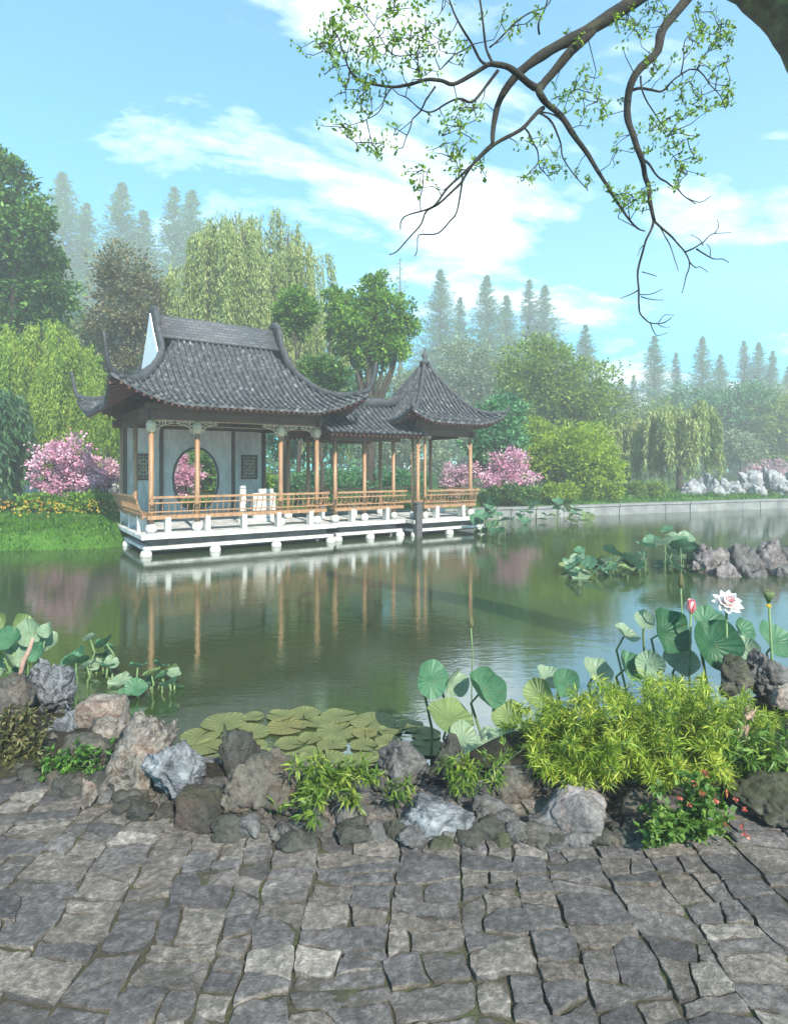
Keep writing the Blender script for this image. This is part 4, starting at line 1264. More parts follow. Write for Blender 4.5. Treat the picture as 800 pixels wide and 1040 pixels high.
broadleaf(546, 31, [(540, 366, 30), (560, 378, 28), (528, 388, 26), (566, 400, 26), (545, 412, 32)], 'olive', 'round hazy green tree right of the pyramid roof, tallest of the round ones', 6200, .3, .18, 81)
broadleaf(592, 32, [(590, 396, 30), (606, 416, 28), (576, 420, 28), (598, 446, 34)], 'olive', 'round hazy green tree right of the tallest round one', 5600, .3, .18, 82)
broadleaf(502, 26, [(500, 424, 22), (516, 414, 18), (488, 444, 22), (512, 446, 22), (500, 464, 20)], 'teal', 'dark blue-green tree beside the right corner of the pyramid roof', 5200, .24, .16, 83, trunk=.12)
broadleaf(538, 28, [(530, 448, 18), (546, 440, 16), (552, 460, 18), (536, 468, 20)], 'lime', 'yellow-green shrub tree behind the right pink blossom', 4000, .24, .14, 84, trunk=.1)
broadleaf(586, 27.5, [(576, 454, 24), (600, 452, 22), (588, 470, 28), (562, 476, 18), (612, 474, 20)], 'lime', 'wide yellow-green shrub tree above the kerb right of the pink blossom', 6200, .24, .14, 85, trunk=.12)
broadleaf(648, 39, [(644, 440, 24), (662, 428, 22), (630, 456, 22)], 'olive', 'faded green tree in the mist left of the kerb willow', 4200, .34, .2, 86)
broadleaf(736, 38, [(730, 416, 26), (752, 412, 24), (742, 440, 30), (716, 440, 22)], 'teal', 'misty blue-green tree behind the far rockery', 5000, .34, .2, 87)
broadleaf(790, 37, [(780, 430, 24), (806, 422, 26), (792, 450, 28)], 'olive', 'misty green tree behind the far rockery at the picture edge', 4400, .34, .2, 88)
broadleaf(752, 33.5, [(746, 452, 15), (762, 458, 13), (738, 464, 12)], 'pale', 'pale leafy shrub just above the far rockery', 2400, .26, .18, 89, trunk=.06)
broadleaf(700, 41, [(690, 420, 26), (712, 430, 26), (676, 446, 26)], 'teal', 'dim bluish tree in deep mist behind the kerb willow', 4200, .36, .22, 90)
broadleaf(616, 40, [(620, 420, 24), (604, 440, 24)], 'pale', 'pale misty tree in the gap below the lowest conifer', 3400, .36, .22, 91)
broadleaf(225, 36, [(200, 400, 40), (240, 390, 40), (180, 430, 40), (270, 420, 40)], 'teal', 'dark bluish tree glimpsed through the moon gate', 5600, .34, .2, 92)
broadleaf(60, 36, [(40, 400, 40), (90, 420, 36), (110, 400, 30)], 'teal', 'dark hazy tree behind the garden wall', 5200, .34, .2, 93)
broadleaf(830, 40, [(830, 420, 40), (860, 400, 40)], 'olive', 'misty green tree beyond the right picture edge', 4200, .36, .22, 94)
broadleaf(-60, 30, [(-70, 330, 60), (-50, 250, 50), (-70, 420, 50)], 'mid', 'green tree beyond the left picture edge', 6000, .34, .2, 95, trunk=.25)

BL = 'blossom shrubs'
broadleaf(66, 19, [(52, 466, 17), (76, 462, 19), (66, 482, 21), (42, 488, 14), (88, 484, 15), (70, 496, 17)], 'pink', 'pink blossoming shrub on the left bank below the bright willow', 5200, .14, .12, 101, 'blossom_shrub', 'shrub', BL, .07, .22, fork=.2)
broadleaf(108, 20, [(104, 474, 14), (116, 486, 14), (100, 492, 14)], 'pink_pale', 'paler pink blossom shrub between the pink one and the pavilion', 2800, .14, .12, 102, 'blossom_shrub', 'shrub', BL, .06, .25, fork=.2)
broadleaf(514, 24.6, [(502, 474, 16), (522, 470, 17), (512, 486, 18), (534, 486, 13), (494, 488, 13)], 'pink', 'pink blossoming shrub on the far bank right of the square pavilion', 4600, .15, .12, 103, 'blossom_shrub', 'shrub', BL, .07, .22, fork=.2)
broadleaf(464, 25, [(458, 484, 13), (472, 480, 13), (464, 492, 12)], 'pink_pale', 'pale pink blossom shrub seen behind the square pavilion railing', 2600, .15, .12, 104, 'blossom_shrub', 'shrub', BL, .05, .22, fork=.2)
broadleaf(190, 24.5, [(180, 476, 13), (194, 484, 13), (184, 494, 14)], 'pink', 'pink blossoming shrub framed by the moon gate', 3600, .15, .12, 105, 'blossom_shrub', 'shrub', BL, .06, .22, fork=.2)
broadleaf(772, 34.5, [(760, 478, 10), (778, 474, 10), (794, 476, 10)], 'pink_pale', 'faint pink blossom shrub peeping over the far rockery', 1500, .18, .14, 106, 'blossom_shrub', 'shrub', BL, .05, .25, fork=.2)
SH = 'low shrubs along the banks'
for i, (px, d, bl, mt, lab) in enumerate([
    (516, 24, [(500, 500, 8), (520, 499, 9), (540, 500, 8)], 'dark', 'clipped dark green shrub at the foot of the right pink blossom'),
    (566, 25.6, [(558, 500, 9), (576, 499, 9)], 'lime', 'low yellow-green shrub on the kerb beside the dark clipped one'),
    (610, 27, [(602, 498, 10), (624, 499, 8)], 'lime', 'low yellow-green shrub on the kerb below the wide shrub tree'),
    (652, 29, [(644, 497, 8), (664, 497, 8)], 'olive', 'low green shrub on the kerb left of the far rockery'),
    (36, 18.6, [(28, 512, 9), (44, 510, 9)], 'mid', 'low green bush at the left of the flower bed'),
    (72, 18.6, [(62, 512, 9), (82, 510, 10)], 'mid', 'low green bush in the middle of the flower bed'),
    (104, 18.4, [(98, 510, 10), (112, 512, 9)], 'mid', 'low green bush in the flower bed next to the pavilion deck'),
    (330, 24, [(310, 492, 14), (336, 488, 14), (356, 492, 14)], 'teal', 'dark green shrub seen under the gallery roof'),
    (400, 25, [(384, 490, 14), (408, 488, 14), (428, 492, 12)], 'teal', 'dark green shrub seen behind the gallery bench near the square pavilion'),
    (250, 23, [(240, 490, 16), (262, 488, 14)], 'mid', 'green shrub behind the moon gate wall'),
]):
    broadleaf(px, d, bl, mt, lab, 1900, .15, .1, 120 + i, 'low_shrub', 'shrub', SH, .03, .25, fork=.1)

# grass on the left bank, mixed flowers in front of the bushes
r = np.random.default_rng(7)
n = 42000
X = r.uniform(-19, -5.6, n); Y = 13.3 + (r.uniform(0, 1, n) ** 1.6) * 11
dd = pond_dist(X, Y); k = dd > -.12; X, Y = X[k], Y[k]
c = np.stack([X, Y, ground_z(X, Y) - .02], 1)
V, Q_ = leaf_quads(c, np.stack([r.normal(0, .45, len(X)), r.normal(-.1, .45, len(X)), np.ones(len(X))], 1), unit(r, len(X)) * np.array([1, 1, .2]), r.uniform(.05, .13, len(X)), .03, .1)
tag(link_mesh('grass', mesh_np('grass', V, Q_, False, G['grass'])), 'bright green grass sloping down the left bank to the water', 'grass', None, 'stuff')
n = 9000
X = r.uniform(-3, 30, n); Y = 20.2 + (X + 3.6) * .4223 + .3 + r.uniform(0, 1, n) ** 2 * 6
c = np.stack([X, Y, ground_z(X, Y) - .02], 1)
V, Q_ = leaf_quads(c, np.stack([r.normal(0, .45, n), r.normal(-.1, .45, n), np.ones(n)], 1), unit(r, n) * np.array([1, 1, .2]), r.uniform(.12, .3, n), .05, .1)
tag(link_mesh('grass', mesh_np('grass', V, Q_, False, G['grass'])), 'strip of grass behind the far bank kerb', 'grass', None, 'stuff')
n = 240
X = r.uniform(-13.2, -7.4, n); Y = 17.7 + r.normal(0, .4, n) + np.sin(X * 2) * .15
z = ground_z(X, Y) + r.uniform(.1, .5, n)
c0 = np.repeat(np.stack([X, Y, z], 1), 5, 0)
V, Q_ = leaf_quads(c0, r.normal(0, 1, c0.shape) + np.array([0, -.3, .4]), unit(r, len(c0)), .045, .038)
tag(link_mesh('flowers', mesh_np('flowers', V, Q_, False, G['yellow'])), 'yellow and orange bedding flowers in front of the left bank bushes', 'flowers', None, 'stuff')

# the far wood closing the view behind everything
r = np.random.default_rng(77); bl = []
for i in range(70):
    x = -90 + 180 * i / 69 + r.uniform(-1, 1); y = 82 + r.uniform(-6, 8); h = r.uniform(5, 10)
    bl.append((x, y, h * .55 + .3, h * .6, .9)); bl.append((x + r.uniform(-1, 1), y, h * .25, h * .45, .8))
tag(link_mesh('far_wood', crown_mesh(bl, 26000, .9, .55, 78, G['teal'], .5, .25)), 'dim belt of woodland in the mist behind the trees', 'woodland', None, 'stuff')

broadleaf(214, 25.5, [(206, 470, 14), (222, 474, 14), (214, 488, 16), (198, 460, 10)], 'dark', 'dark green shrub tree behind the moon gate opening', 2600, .2, .14, 107, 'shrub_tree', 'shrub', 'shrubs behind the pavilion', .06, .22, fork=.2)
# ------------------------------------------------------------------ water plants
def lotus_blade(rad, cup, wav, seed, fold=0.0):
    r = random.Random(seed); ph = [r.uniform(0, 6.3) for _ in range(4)]; k1 = r.choice((2, 3)); n, m_ = 48, 9
    vs = [(0, 0, -.012)]; fs = []
    for j in range(1, m_ + 1):
        q = j / m_
        for i in range(n):
            a = 2 * PI * i / n
            rr = rad * q * (1 + .06 * math.sin(2 * a + ph[0]) * q + .035 * math.sin(5 * a + ph[1]) * q)
            z = cup * rad * q * q + wav * rad * q * q * (math.sin(k1 * a + ph[2]) + .45 * math.sin((k1 + 3) * a + ph[3]))
            x, y = rr * math.cos(a), rr * math.sin(a)
            z += fold * abs(x) * q
            x *= 1 - .35 * fold * q
            vs.append((x, y, z))
    for i in range(n): fs.append((0, 1 + i, 1 + (i + 1) % n))
    for j in range(m_ - 1):
        b = 1 + j * n
        for i in range(n): fs.append((b + i, b + n + i, b + n + (i + 1) % n, b + (i + 1) % n))
    return MB().add(vs, fs)


def lotus_leaf(px, py, d, rpx, mat, label, seed, tilt=(0, 0, 0), cup=.25, wav=.1, fold=0.0, group='lotus leaves', base=WZ, base_off=(0, 0)):
    c = P(px, py, d); o = Vector((c.x + base_off[0], c.y + base_off[1], base))
    t = thing('lotus_leaf', label, 'lotus leaf', o, 0, group)
    b = lotus_blade(rpx * d / F, cup, wav, seed, fold).build('blade', M[mat], t, True)
    b.location = c - o; b.rotation_euler = (R(tilt[0]), R(tilt[1]), R(tilt[2]))
    h = c - o; nz = b.rotation_euler.to_matrix() @ Vector((0, 0, 1))
    m = MB(); e = h - nz * .012
    m.tube([Vector((0, 0, -.3)), h * .35 + Vector((.01, 0, 0)), e - nz * min(.12, h.length * .4) + Vector((0, 0, -.02)), e], [.011, .01, .009, .008], 8)
    m.build('stem', M['stem'], t, True)
    return t


LOTUS = [
    (437, 690, 4.1, 21, 'lotus_green', 'upright blue-green lotus leaf with a pale lower rim, left of the pair', (62, 8, 20), .15, .09, .2),
    (459, 694, 4.16, 17, 'lotus_pale', 'pale narrow lotus leaf seen edge-on behind the upright blue-green one', (58, 52, 10), .2, .1, .6),
    (488, 703, 4.0, 24, 'lotus_green', 'cup-shaped blue-green lotus leaf with folded pale side, right of the upright one', (48, -6, 40), .35, .12, .55),
    (516, 729, 3.95, 19, 'lotus_olive', 'small olive lotus leaf below the cup-shaped one', (35, -22, 0), .2, .1, .3),
    (456, 730, 3.9, 30, 'lotus_olive', 'broad flat olive lotus leaf below the upright blue-green one', (18, 8, 30), .1, .12, .1),
    (508, 756, 3.75, 26, 'lotus_pale', 'pale grey-green flat lotus leaf hanging over the dark upright rock', (22, -6, 0), .08, .12, .1),
    (470, 752, 3.72, 20, 'lotus_pale', 'dull lotus leaf just above the dark upright rock', (30, 20, 0), .15, .14, .2),
    (547, 706, 4.1, 18, 'lotus_olive', 'olive lotus leaf at the left end of the bamboo', (40, -30, 0), .2, .1, .3),
    (572, 695, 4.25, 19, 'lotus_green', 'blue-green lotus leaf half hidden behind the left of the bamboo', (52, 10, 0), .3, .12, .3),
    (556, 688, 4.4, 15, 'lotus_pale', 'pale small lotus leaf behind the half hidden blue-green one', (30, 10, 0), .2, .12, .2),
    (604, 684, 4.4, 20, 'lotus_pale', 'pale lotus leaf rising behind the middle of the bamboo', (40, 14, 0), .25, .12, .3),
    (634, 645, 4.7, 16, 'lotus_pale', 'pale lotus leaf at the far left of the big dark lotus leaves', (28, 14, 20), .25, .12, .2),
    (654, 632, 4.8, 14, 'lotus_pale', 'pale lotus leaf behind the left dark lotus leaf', (40, -14, 0), .3, .1, .3),
    (674, 642, 4.3, 27, 'lotus_dark', 'big dark green lotus leaf with a bright left edge, left of the two dark ones', (62, 14, 16), .25, .12, .3),
    (722, 655, 4.15, 29, 'lotus_dark', 'big dark green lotus leaf right under the white flower', (66, -8, 10), .2, .12, .25),
    (716, 632, 4.6, 22, 'lotus_green', 'blue-green lotus leaf seen between the bud and the white flower', (36, 0, 0), .25, .12, .2),
    (751, 641, 4.5, 17, 'lotus_green', 'blue-green lotus leaf drooping right of the white flower', (46, 40, 0), .3, .12, .3),
    (756, 660, 4.35, 17, 'lotus_pale', 'light green lotus leaf above the jagged brown rock', (50, -16, 0), .25, .12, .2),
    (787, 652, 4.8, 27, 'lotus_green', 'wide blue-green lotus leaf behind the seed pod stalk at the right', (40, 12, 0), .2, .12, .2),
    (636, 678, 4.25, 20, 'lotus_green', 'blue-green folded lotus leaf below the pale one, above the bamboo', (50, 16, 10), .3, .1, .5),
    (659, 676, 4.2, 19, 'lotus_pale', 'cream-pink tinted lotus leaf standing upright above the bamboo', (64, -34, 0), .2, .08, .3),
    (689, 672, 4.3, 22, 'lotus_pale', 'pale lotus leaf between the two dark ones and the bamboo', (46, 0, 0), .2, .12, .2),
]
for i, (px, py, d, rp, mt, lab, ti, cu, wa, fo) in enumerate(LOTUS):
    lotus_leaf(px, py, d, rp * (.8 if px > 560 and mt != 'lotus_dark' else .9), mt, lab, 600 + i, ti, cu, wa, fo)

lr = random.Random(4)
# low clumps of lotus leaves: near left, far by the islet, and by the square pavilion
def clump(n, x0, x1, yc, yh, d0, d1, rp, mats, label, group, seed):
    q = random.Random(seed)
    for i in range(n):
        px = q.uniform(x0, x1); f = (px - x0) / (x1 - x0); d = q.uniform(d0, d1)
        wl = HY + (CZ - WZ) / d * F                                # where the water meets this bearing
        py = wl - q.uniform(.02, 1) * yh * (math.sin(PI * (.12 + .76 * f)) ** .8)
        lotus_leaf(px, py, d, rp * q.uniform(.45, .95), q.choice(mats), label, seed + i, (q.uniform(0, 45), q.uniform(-30, 30), q.uniform(0, 360)), q.uniform(.1, .4), .14, 0, group)


clump(15, 70, 116, 690, 44, 5.3, 6.0, 13, ('lotus_green', 'lotus_green', 'lotus_dark', 'lotus_pale'), 'small lotus leaf in the taller left clump beyond the grey veined rock', 'left lotus clump', 700)
clump(14, 122, 182, 700, 26, 5.1, 5.5, 12, ('lotus_green', 'lotus_pale', 'lotus_olive', 'lotus_green'), 'small lotus leaf in the low clump beyond the flat-topped tan block', 'low left lotus clump', 730)
clump(38, 570, 650, 570, 17, 10.6, 12.2, 11, ('lotus_green', 'lotus_pale', 'lotus_green', 'lotus_olive'), 'lotus leaf of the low far clump left of the islet rocks', 'far lotus clump', 760)
clump(30, 640, 712, 560, 36, 11.0, 12.6, 13, ('lotus_green', 'lotus_pale', 'lotus_green', 'lotus_dark'), 'lotus leaf of the taller far clump beside the islet rocks', 'tall far lotus clump', 810)
clump(20, 483, 514, 540, 34, 16.8, 18.2, 9, ('lotus_green', 'lotus_pale', 'lotus_dark'), 'lotus leaf of the clump beside the square pavilion deck', 'lotus by the square pavilion', 860)
clump(26, 520, 600, 530, 22, 20.5, 23.0, 8, ('lotus_green', 'lotus_green', 'lotus_olive'), 'lotus leaf of the distant clump under the far bank kerb', 'lotus under the far kerb', 900)

# lily pads
PADS = []
pr = random.Random(15)
tries = 0
while len(PADS) < 64 and tries < 6000:
    tries += 1
    px = pr.uniform(192, 446); py = pr.uniform(724, 788); d = (CZ - WZ) * F / (py - HY)
    u = (px - 318) / 130; v = (py - 757) / 34
    if u * u + v * v > 1: continue
    r_ = pr.uniform(.09, .18); x = (px - CX) / F * d
    if x < -.9 and d < 3.75: continue
    if any(math.hypot(x - a, d - b) < (r_ + c_) * .74 for a, b, c_ in PADS): continue
    PADS.append((x, d, r_))
for i, (x, y, r_) in enumerate(PADS):
    q = random.Random(1000 + i); n = 40; k = q.uniform(0, 6.28); vs = [(0, 0, .006)]; fs = []
    for j in range(1, 6):
        f = j / 5
        for s in range(n + 1):
            a = .1 + (2 * PI - .2) * s / n
            rr = r_ * f * (1 + .03 * math.sin(3 * a + k))
            vs.append((rr * math.cos(a), rr * math.sin(a), .006 + .004 * f ** 4 * (1 + math.sin(4 * a + k)) + (.002 * (i % 4)) + .006 * f ** 6 * max(0, math.sin(2 * a + k * 3))))
    w_ = n + 1
    fs += [(0, 1 + s, 2 + s) for s in range(n)]
    for j in range(4): fs += [(1 + j * w_ + s, 1 + (j + 1) * w_ + s, 2 + (j + 1) * w_ + s, 2 + j * w_ + s) for s in range(n)]
    o = MB().add(vs, fs).build('lily_pad', M['pad_old' if i % 9 == 4 else 'pad'], None, True)
    o.location = (x, y, WZ); o.rotation_euler.z = q.uniform(0, 6.28)
    tag(o, 'yellow-brown ageing lily pad floating among the olive green ones' if i % 9 == 4 else 'olive green lily pad floating flat among its like behind the edging rocks', 'lily pad', 'lily pads')


# lotus flowers, buds and pods
def petal(L, Wd, curl, seed):
    m = MB(); q = random.Random(seed)
    def fn(u, v):
        w_ = Wd * math.sin(PI * min(1, u * .94 + .06)) ** .75 * (1 - .25 * u)
        s = (v - .5) * 2
        return Vector((s * w_ / 2, L * u * (1 - .12 * u * curl), L * curl * .5 * u * u + abs(s) ** 2 * w_ * .28 + .004 * math.sin(9 * u + seed)))
    return m.grid(fn, 8, 5)


def add_stem(t, pts, r=.007): m = MB(); m.tube(pts, r, 8); m.build('stem', M['stem'], t, True)


c = P(737, 615, 4.15)
t = thing('lotus_flower', 'open white lotus flower with a pinkish heart above the dark leaves', 'lotus flower', (c.x, c.y, WZ), 0, 'lotus blooms')
h = c.z - WZ
add_stem(t, [(0, 0, -.3), (.01, 0, h * .5), (0, 0, h - .02)], .009)
ftilt = Matrix.Rotation(R(38), 3, 'X')
for ring, (n, el, L) in enumerate(((9, 6, .112), (9, 26, .114), (8, 46, .108), (7, 62, .098), (6, 76, .082))):
    for i in range(n):
        b = petal(L, .066, .35 + .15 * ring, ring * 10 + i).build('petal', M['petal_pink'] if (ring == 4 or (ring == 3 and i % 2)) else M['petal'], t, True)
        b.location = (0, 0, h); b.rotation_euler = (ftilt @ (Matrix.Rotation(2 * PI * (i + .5 * ring + .17 * (i % 2)) / n, 3, 'Z') @ Matrix.Rotation(R(el), 3, 'X'))).to_euler()
m = MB(); m.lathe([(.012, h - .02), (.022, h + .01), (.03, h + .03), (.026, h + .034)], 16); m.build('seed_pod', G['yellow'], t, True)
c = P(701, 616, 4.2)
t = thing('lotus_bud', 'plump pink and white lotus bud left of the open flower', 'lotus bud', (c.x, c.y, WZ), 0, 'lotus blooms'); h = c.z - WZ
add_stem(t, [(0, 0, -.3), (-.01, 0, h * .5), (0, 0, h - .05)], .008)
for ring, (n, el, L) in enumerate(((5, 62, .1), (5, 76, .11), (4, 84, .11))):
    for i in range(n):
        b = petal(L, .066, .62, ring * 7 + i).build('petal', M['petal_pink'] if (i + ring) % 3 else M['petal'], t, True)
        b.location = (0, 0, h - .05); b.rotation_euler = (R(el), 0, 2 * PI * (i + .5 * ring) / n)
for (px, py, d, lab, sz) in ((691, 591, 4.5, 'small closed dark lotus bud highest on a thin stalk, left of the pink bud', .02), (478, 632, 5.2, 'tiny dark lotus bud standing alone out in the open water', .024)):
    c = P(px, py, d); t = thing('lotus_bud', lab, 'lotus bud', (c.x, c.y, WZ), 0, 'lotus blooms'); h = c.z - WZ
    add_stem(t, [(0, 0, -.3), (.015, 0, h * .6), (0, 0, h - .04)], .006)
    m = MB(); m.lathe([(.004, h - .05), (sz, h - .025), (sz * 1.05, h), (sz * .6, h + .04), (.003, h + .07)], 12); m.build('bud_head', G['dry_leaf'], t, True)
c = P(780, 605, 4.0)
t = thing('lotus_pod', 'green lotus seed pod on a tall stalk at the right, beyond the white flower', 'seed pod', (c.x, c.y, WZ), 0, 'lotus blooms'); h = c.z - WZ
add_stem(t, [(.02, 0, -.3), (.03, 0, h * .5), (0, 0, h - .02)], .008)
m = MB(); m.lathe([(.008, h - .05), (.03, h), (.034, h + .02), (.028, h + .026)], 14)
for i in range(6): m.lathe([(.004, h + .024), (.005, h + .034), (.002, h + .037)], 6, (.018 * math.cos(i), .018 * math.sin(i)))
m.build('pod_head', M['lotus_olive'], t, True)
for i in range(9):
    a = i * .7; b = petal(.035, .012, .2, i).build('stamen', G['yellow'], t, True); b.location = (0, 0, h - .05); b.rotation_euler = (R(-60), 0, a)

# broad pale leaves growing over the rocks on the left
t = thing('broad_leaf_plant', 'plant with broad pale variegated leaves over the rocks at the left edge', 'plant', P(24, 706, 4.15))
for i, (px, py, rp, ti, mt) in enumerate([(8, 650, 17, (50, 20, 0), 'lotus_green'), (30, 644, 18, (60, -20, 30), 'lotus_pale'), (46, 652, 17, (55, 40, 0), 'lotus_pale'), (14, 668, 16, (40, 0, 60), 'lotus_pale'),
                                          (-8, 660, 20, (50, 10, 0), 'lotus_pale'), (4, 634, 14, (60, -30, 0), 'lotus_olive'), (38, 662, 12, (70, 20, 0), 'lotus_green'), (50, 640, 12, (50, -30, 0), 'lotus_pale'),
                                          (24, 634, 13, (40, 30, 0), 'lotus_olive'), (-20, 640, 20, (50, 10, 20), 'lotus_green'), (22, 684, 11, (50, 0, 0), 'lotus_green'), (2, 680, 14, (40, -10, 0), 'lotus_pale')]):
    c = P(px, py, 4.15 + (i % 3) * .08) - t.location
    b = lotus_blade(rp * .8 * 4.15 / F, .15, .14, 950 + i, .5).build('leaf', M[mt], t, True); b.location = c; b.rotation_euler = [R(a) for a in ti]
    m = MB(); m.tube([(0, .02, -.1), c * .5 + Vector((0, .03, .02)), c], [.008, .007, .005], 6); m.build('stem', M['stem'], t, True)


# ------------------------------------------------------------------ bamboo, sprigs, flowering bush, dry bush
def spray(stems, mat, seed, leaf_L, leaf_W, per, fan=5, stem_r=.004, lo=.3, fanspread=.9):
    """stems: list of polyline points; leaves stand in fans along the upper part of each stem"""
    r = np.random.default_rng(seed); m = MB(); C_, D_ = [], []
    for pts in stems:
        pts = [Vector(p) for p in pts]; m.tube(pts, [stem_r * (1 - .7 * i / (len(pts) - 1)) for i in range(len(pts))], 5)
        seg = len(pts) - 1
        for _ in range(per):
            f = lo + (1 - lo) * r.uniform(0, 1) ** .8; i = min(seg - 1, int(f * seg)); p = pts[i].lerp(pts[i + 1], f * seg - i)
            ax = (pts[i + 1] - pts[i]).normalized()
            sd = np.array(ax) * .4 + r.normal(0, .6, 3); sd[2] = abs(sd[2]) * .5
            tip = np.array(p) + sd / np.linalg.norm(sd) * leaf_L * r.uniform(.1, .6)
            m.tube([p, tuple(tip)], [stem_r * .45, stem_r * .3], 3, False)
            for k in range(fan):
                C_.append(tip); D_.append(sd / np.linalg.norm(sd) * .7 + r.normal(0, fanspread * .5, 3) + np.array([0, 0, -.12]))
    c = np.array(C_); d = np.array(D_)
    V, Q_ = leaf_quads(c, d, unit(r, len(c)) + np.array([0, 0, 1.2]), leaf_L * r.uniform(.6, 1.25, len(c)), leaf_W * r.uniform(.7, 1.2, len(c)), .14)
    return m, mesh_np('leaves', V, Q_, False, G[mat])


def bush(name, label, cat, loc, stems, mat, seed, L, Wd, per, fan=5, stem_r=.004, lo=.3, fs=.9, bark='stem', group=None):
    t = thing(name, label, cat, loc, 0, group); o = Vector(loc)
    m, lv = spray([[Vector(p) - o for p in s] for s in stems], mat, seed, L, Wd, per, fan, stem_r, lo, fs)
    m.build('stems', M[bark], t); link_mesh('leaves', lv, None, t); return t


def arch(b, tip, k=.12, n=5):
    b, tip = Vector(b), Vector(tip); return [b.lerp(tip, i / n) + Vector((0, 0, k * math.sin(PI * i / n * .8))) for i in range(n + 1)]


br = random.Random(31)
def top_y(px): # upper outline of the bamboo against the water
    return float(np.interp(px, [515, 560, 600, 640, 690, 730, 760, 800], [770, 716, 704, 700, 688, 694, 722, 748]))
st = []
for i in range(210):
    px = br.uniform(530, 775); d = br.uniform(2.95, 3.6)
    if px < 600 and d < 3.1: d += .2
    b = Vector(((px - CX) / F * d, d, gz((px - CX) / F * d, d) - .02))
    yt = top_y(px) + br.uniform(0, 1) ** 1.3 * 85
    tx = px + br.gauss(0, 18); td = d - br.uniform(-.05, .2)
    st.append(arch(b, P(tx, min(yt, 800), td), br.uniform(.02, .08)))
for i in range(50):   # front fringe drooping over the rocks
    px = br.uniform(535, 735); d = br.uniform(2.85, 3.0)
    b = Vector(((px - CX) / F * d, d, .04)); st.append(arch(b, P(px + br.gauss(0, 16), br.uniform(765, 812), d - br.uniform(.1, .25)), .09))
bush('dwarf_bamboo', 'wide mound of bright yellow-green dwarf bamboo beside the pond', 'bamboo', P(650, 800, 3.2), st, 'bamboo', 5, .054, .0062, 19, 7, .003, .2)
st = [arch(P(772 + br.uniform(-30, 30), 800, 3.0), P(770 + br.gauss(0, 26), br.uniform(745, 800), 2.9), .05) for _ in range(40)]
bush('dwarf_bamboo', 'darker green bamboo tuft right of the cut bamboo stub', 'bamboo', P(772, 800, 3.0), st, 'rose_leaf', 6, .075, .012, 6, 5, .0035, .25)
st = [arch(P(345 + br.uniform(-15, 12), 800, 2.86), P(345 + br.gauss(-2, 26), 772 + br.uniform(0, 62), 2.64), .05) for _ in range(26)]
st += [arch(P(330, 800, 2.8), P(298 + br.uniform(0, 30), br.uniform(822, 846), 2.5), .06) for _ in range(6)]
bush('bamboo_sprig', 'leafy yellow-green bamboo sprig hanging over the rocks right of the large brown rock', 'bamboo', P(345, 806, 2.8), st, 'sprig', 7, .055, .0095, 7, 6, .0035, .3)
st = [arch(P(478, 812, 2.86), P(478 + br.gauss(0, 14), br.uniform(772, 808), 2.72), .04) for _ in range(10)] + [arch(P(480, 808, 2.86), P(530, 764, 2.85), .02), arch(P(482, 808, 2.86), P(515, 766, 2.84), .03)]
bush('bamboo_sprig', 'small bamboo sprig above the white boulder with one long tip reaching right', 'bamboo', P(478, 812, 2.86), st, 'sprig', 8, .055, .0095, 7, 6, .003, .3)
for k_, (px, py, lab) in enumerate([(416, 812, 'tiny green tuft in the gap behind the left tip of the white boulder')]):
    st = [arch(P(px - 6, 816, 2.75), P(px - 8 + br.gauss(0, 8), br.uniform(795, 816), 2.68), .02) for _ in range(6)]
    bush('green_tuft', lab, 'plant', P(px, 816, 2.75), st, 'sprig', 9 + k_, .05, .012, 4, 4, .003, .3)
# red-flowered bush
bc = Vector((1.25, 2.5, 0)); st = []
for i in range(46):
    px = br.gauss(704, 24); yt = br.uniform(786, 862); px = min(max(px, 655), 752)
    st.append(arch(Vector((1.27 + br.uniform(-.05, .05), 2.55, -.01)), P(px, yt + abs(px - 704) * .5, 2.47 + br.uniform(-.1, .1)), .05))
for i in range(9): st.append(arch(Vector((1.16, 2.5, 0)), P(br.uniform(642, 680), br.uniform(838, 866), 2.44), .05))
t = bush('flowering_bush', 'small red-flowered leafy bush growing at the paving edge', 'bush', bc, st, 'rose_leaf', 12, .034, .024, 7, 4, .003, .3, 1.4)
r = np.random.default_rng(5); C_, D_ = [], []
for (px, py) in ((705, 795), (738, 806), (754, 822), (716, 786), (756, 848), (700, 818), (726, 814), (746, 812), (690, 812), (736, 838), (752, 838), (712, 806)):
    p = np.array(P(px, py, 2.4)) - np.array(bc)
    for k in range(8): C_.append(p + r.normal(0, .003, 3)); D_.append(r.normal(0, 1, 3) + np.array([0, -.5, .5]))
V, Q_ = leaf_quads(np.array(C_), np.array(D_), unit(r, len(C_)), .014, .011)
link_mesh('flowers', mesh_np('flowers', V, Q_, False, G['red']), None, t)
# dry bush at the left
st = [arch(P(20 + br.uniform(-25, 20), 796, 3.2), P(14 + br.gauss(0, 22), br.uniform(722, 792), 3.1), .05) for _ in range(80)]
bush('dry_bush', 'straggly brownish-green bush between the rocks at the left edge', 'bush', P(16, 796, 3.2), st, 'dry_leaf', 14, .04, .014, 6, 4, .004, .2, 1.3, 'bark')
st = [arch(P(60 + br.uniform(-10, 10), 752, 3.55), P(58 + br.gauss(0, 14), br.uniform(722, 748), 3.45), .03) for _ in range(16)]
bush('dry_bush', 'small dark straggly bush behind the bluish rock', 'bush', P(60, 752, 3.55), st, 'dry_leaf', 15, .035, .012, 5, 4, .003, .2, 1.3, 'bark')

st = [arch(P(84 + br.uniform(-36, 30), 800, 3.08), P(84 + br.gauss(0, 30), br.uniform(760, 800), 3.0), .03) for _ in range(34)]
bush('dark_fern', 'low dark leafy clump in the shade between the tan rocks and the paving', 'bush', P(84, 800, 3.08), st, 'dark', 16, .045, .016, 6, 4, .003, .2, 1.2, 'bark')

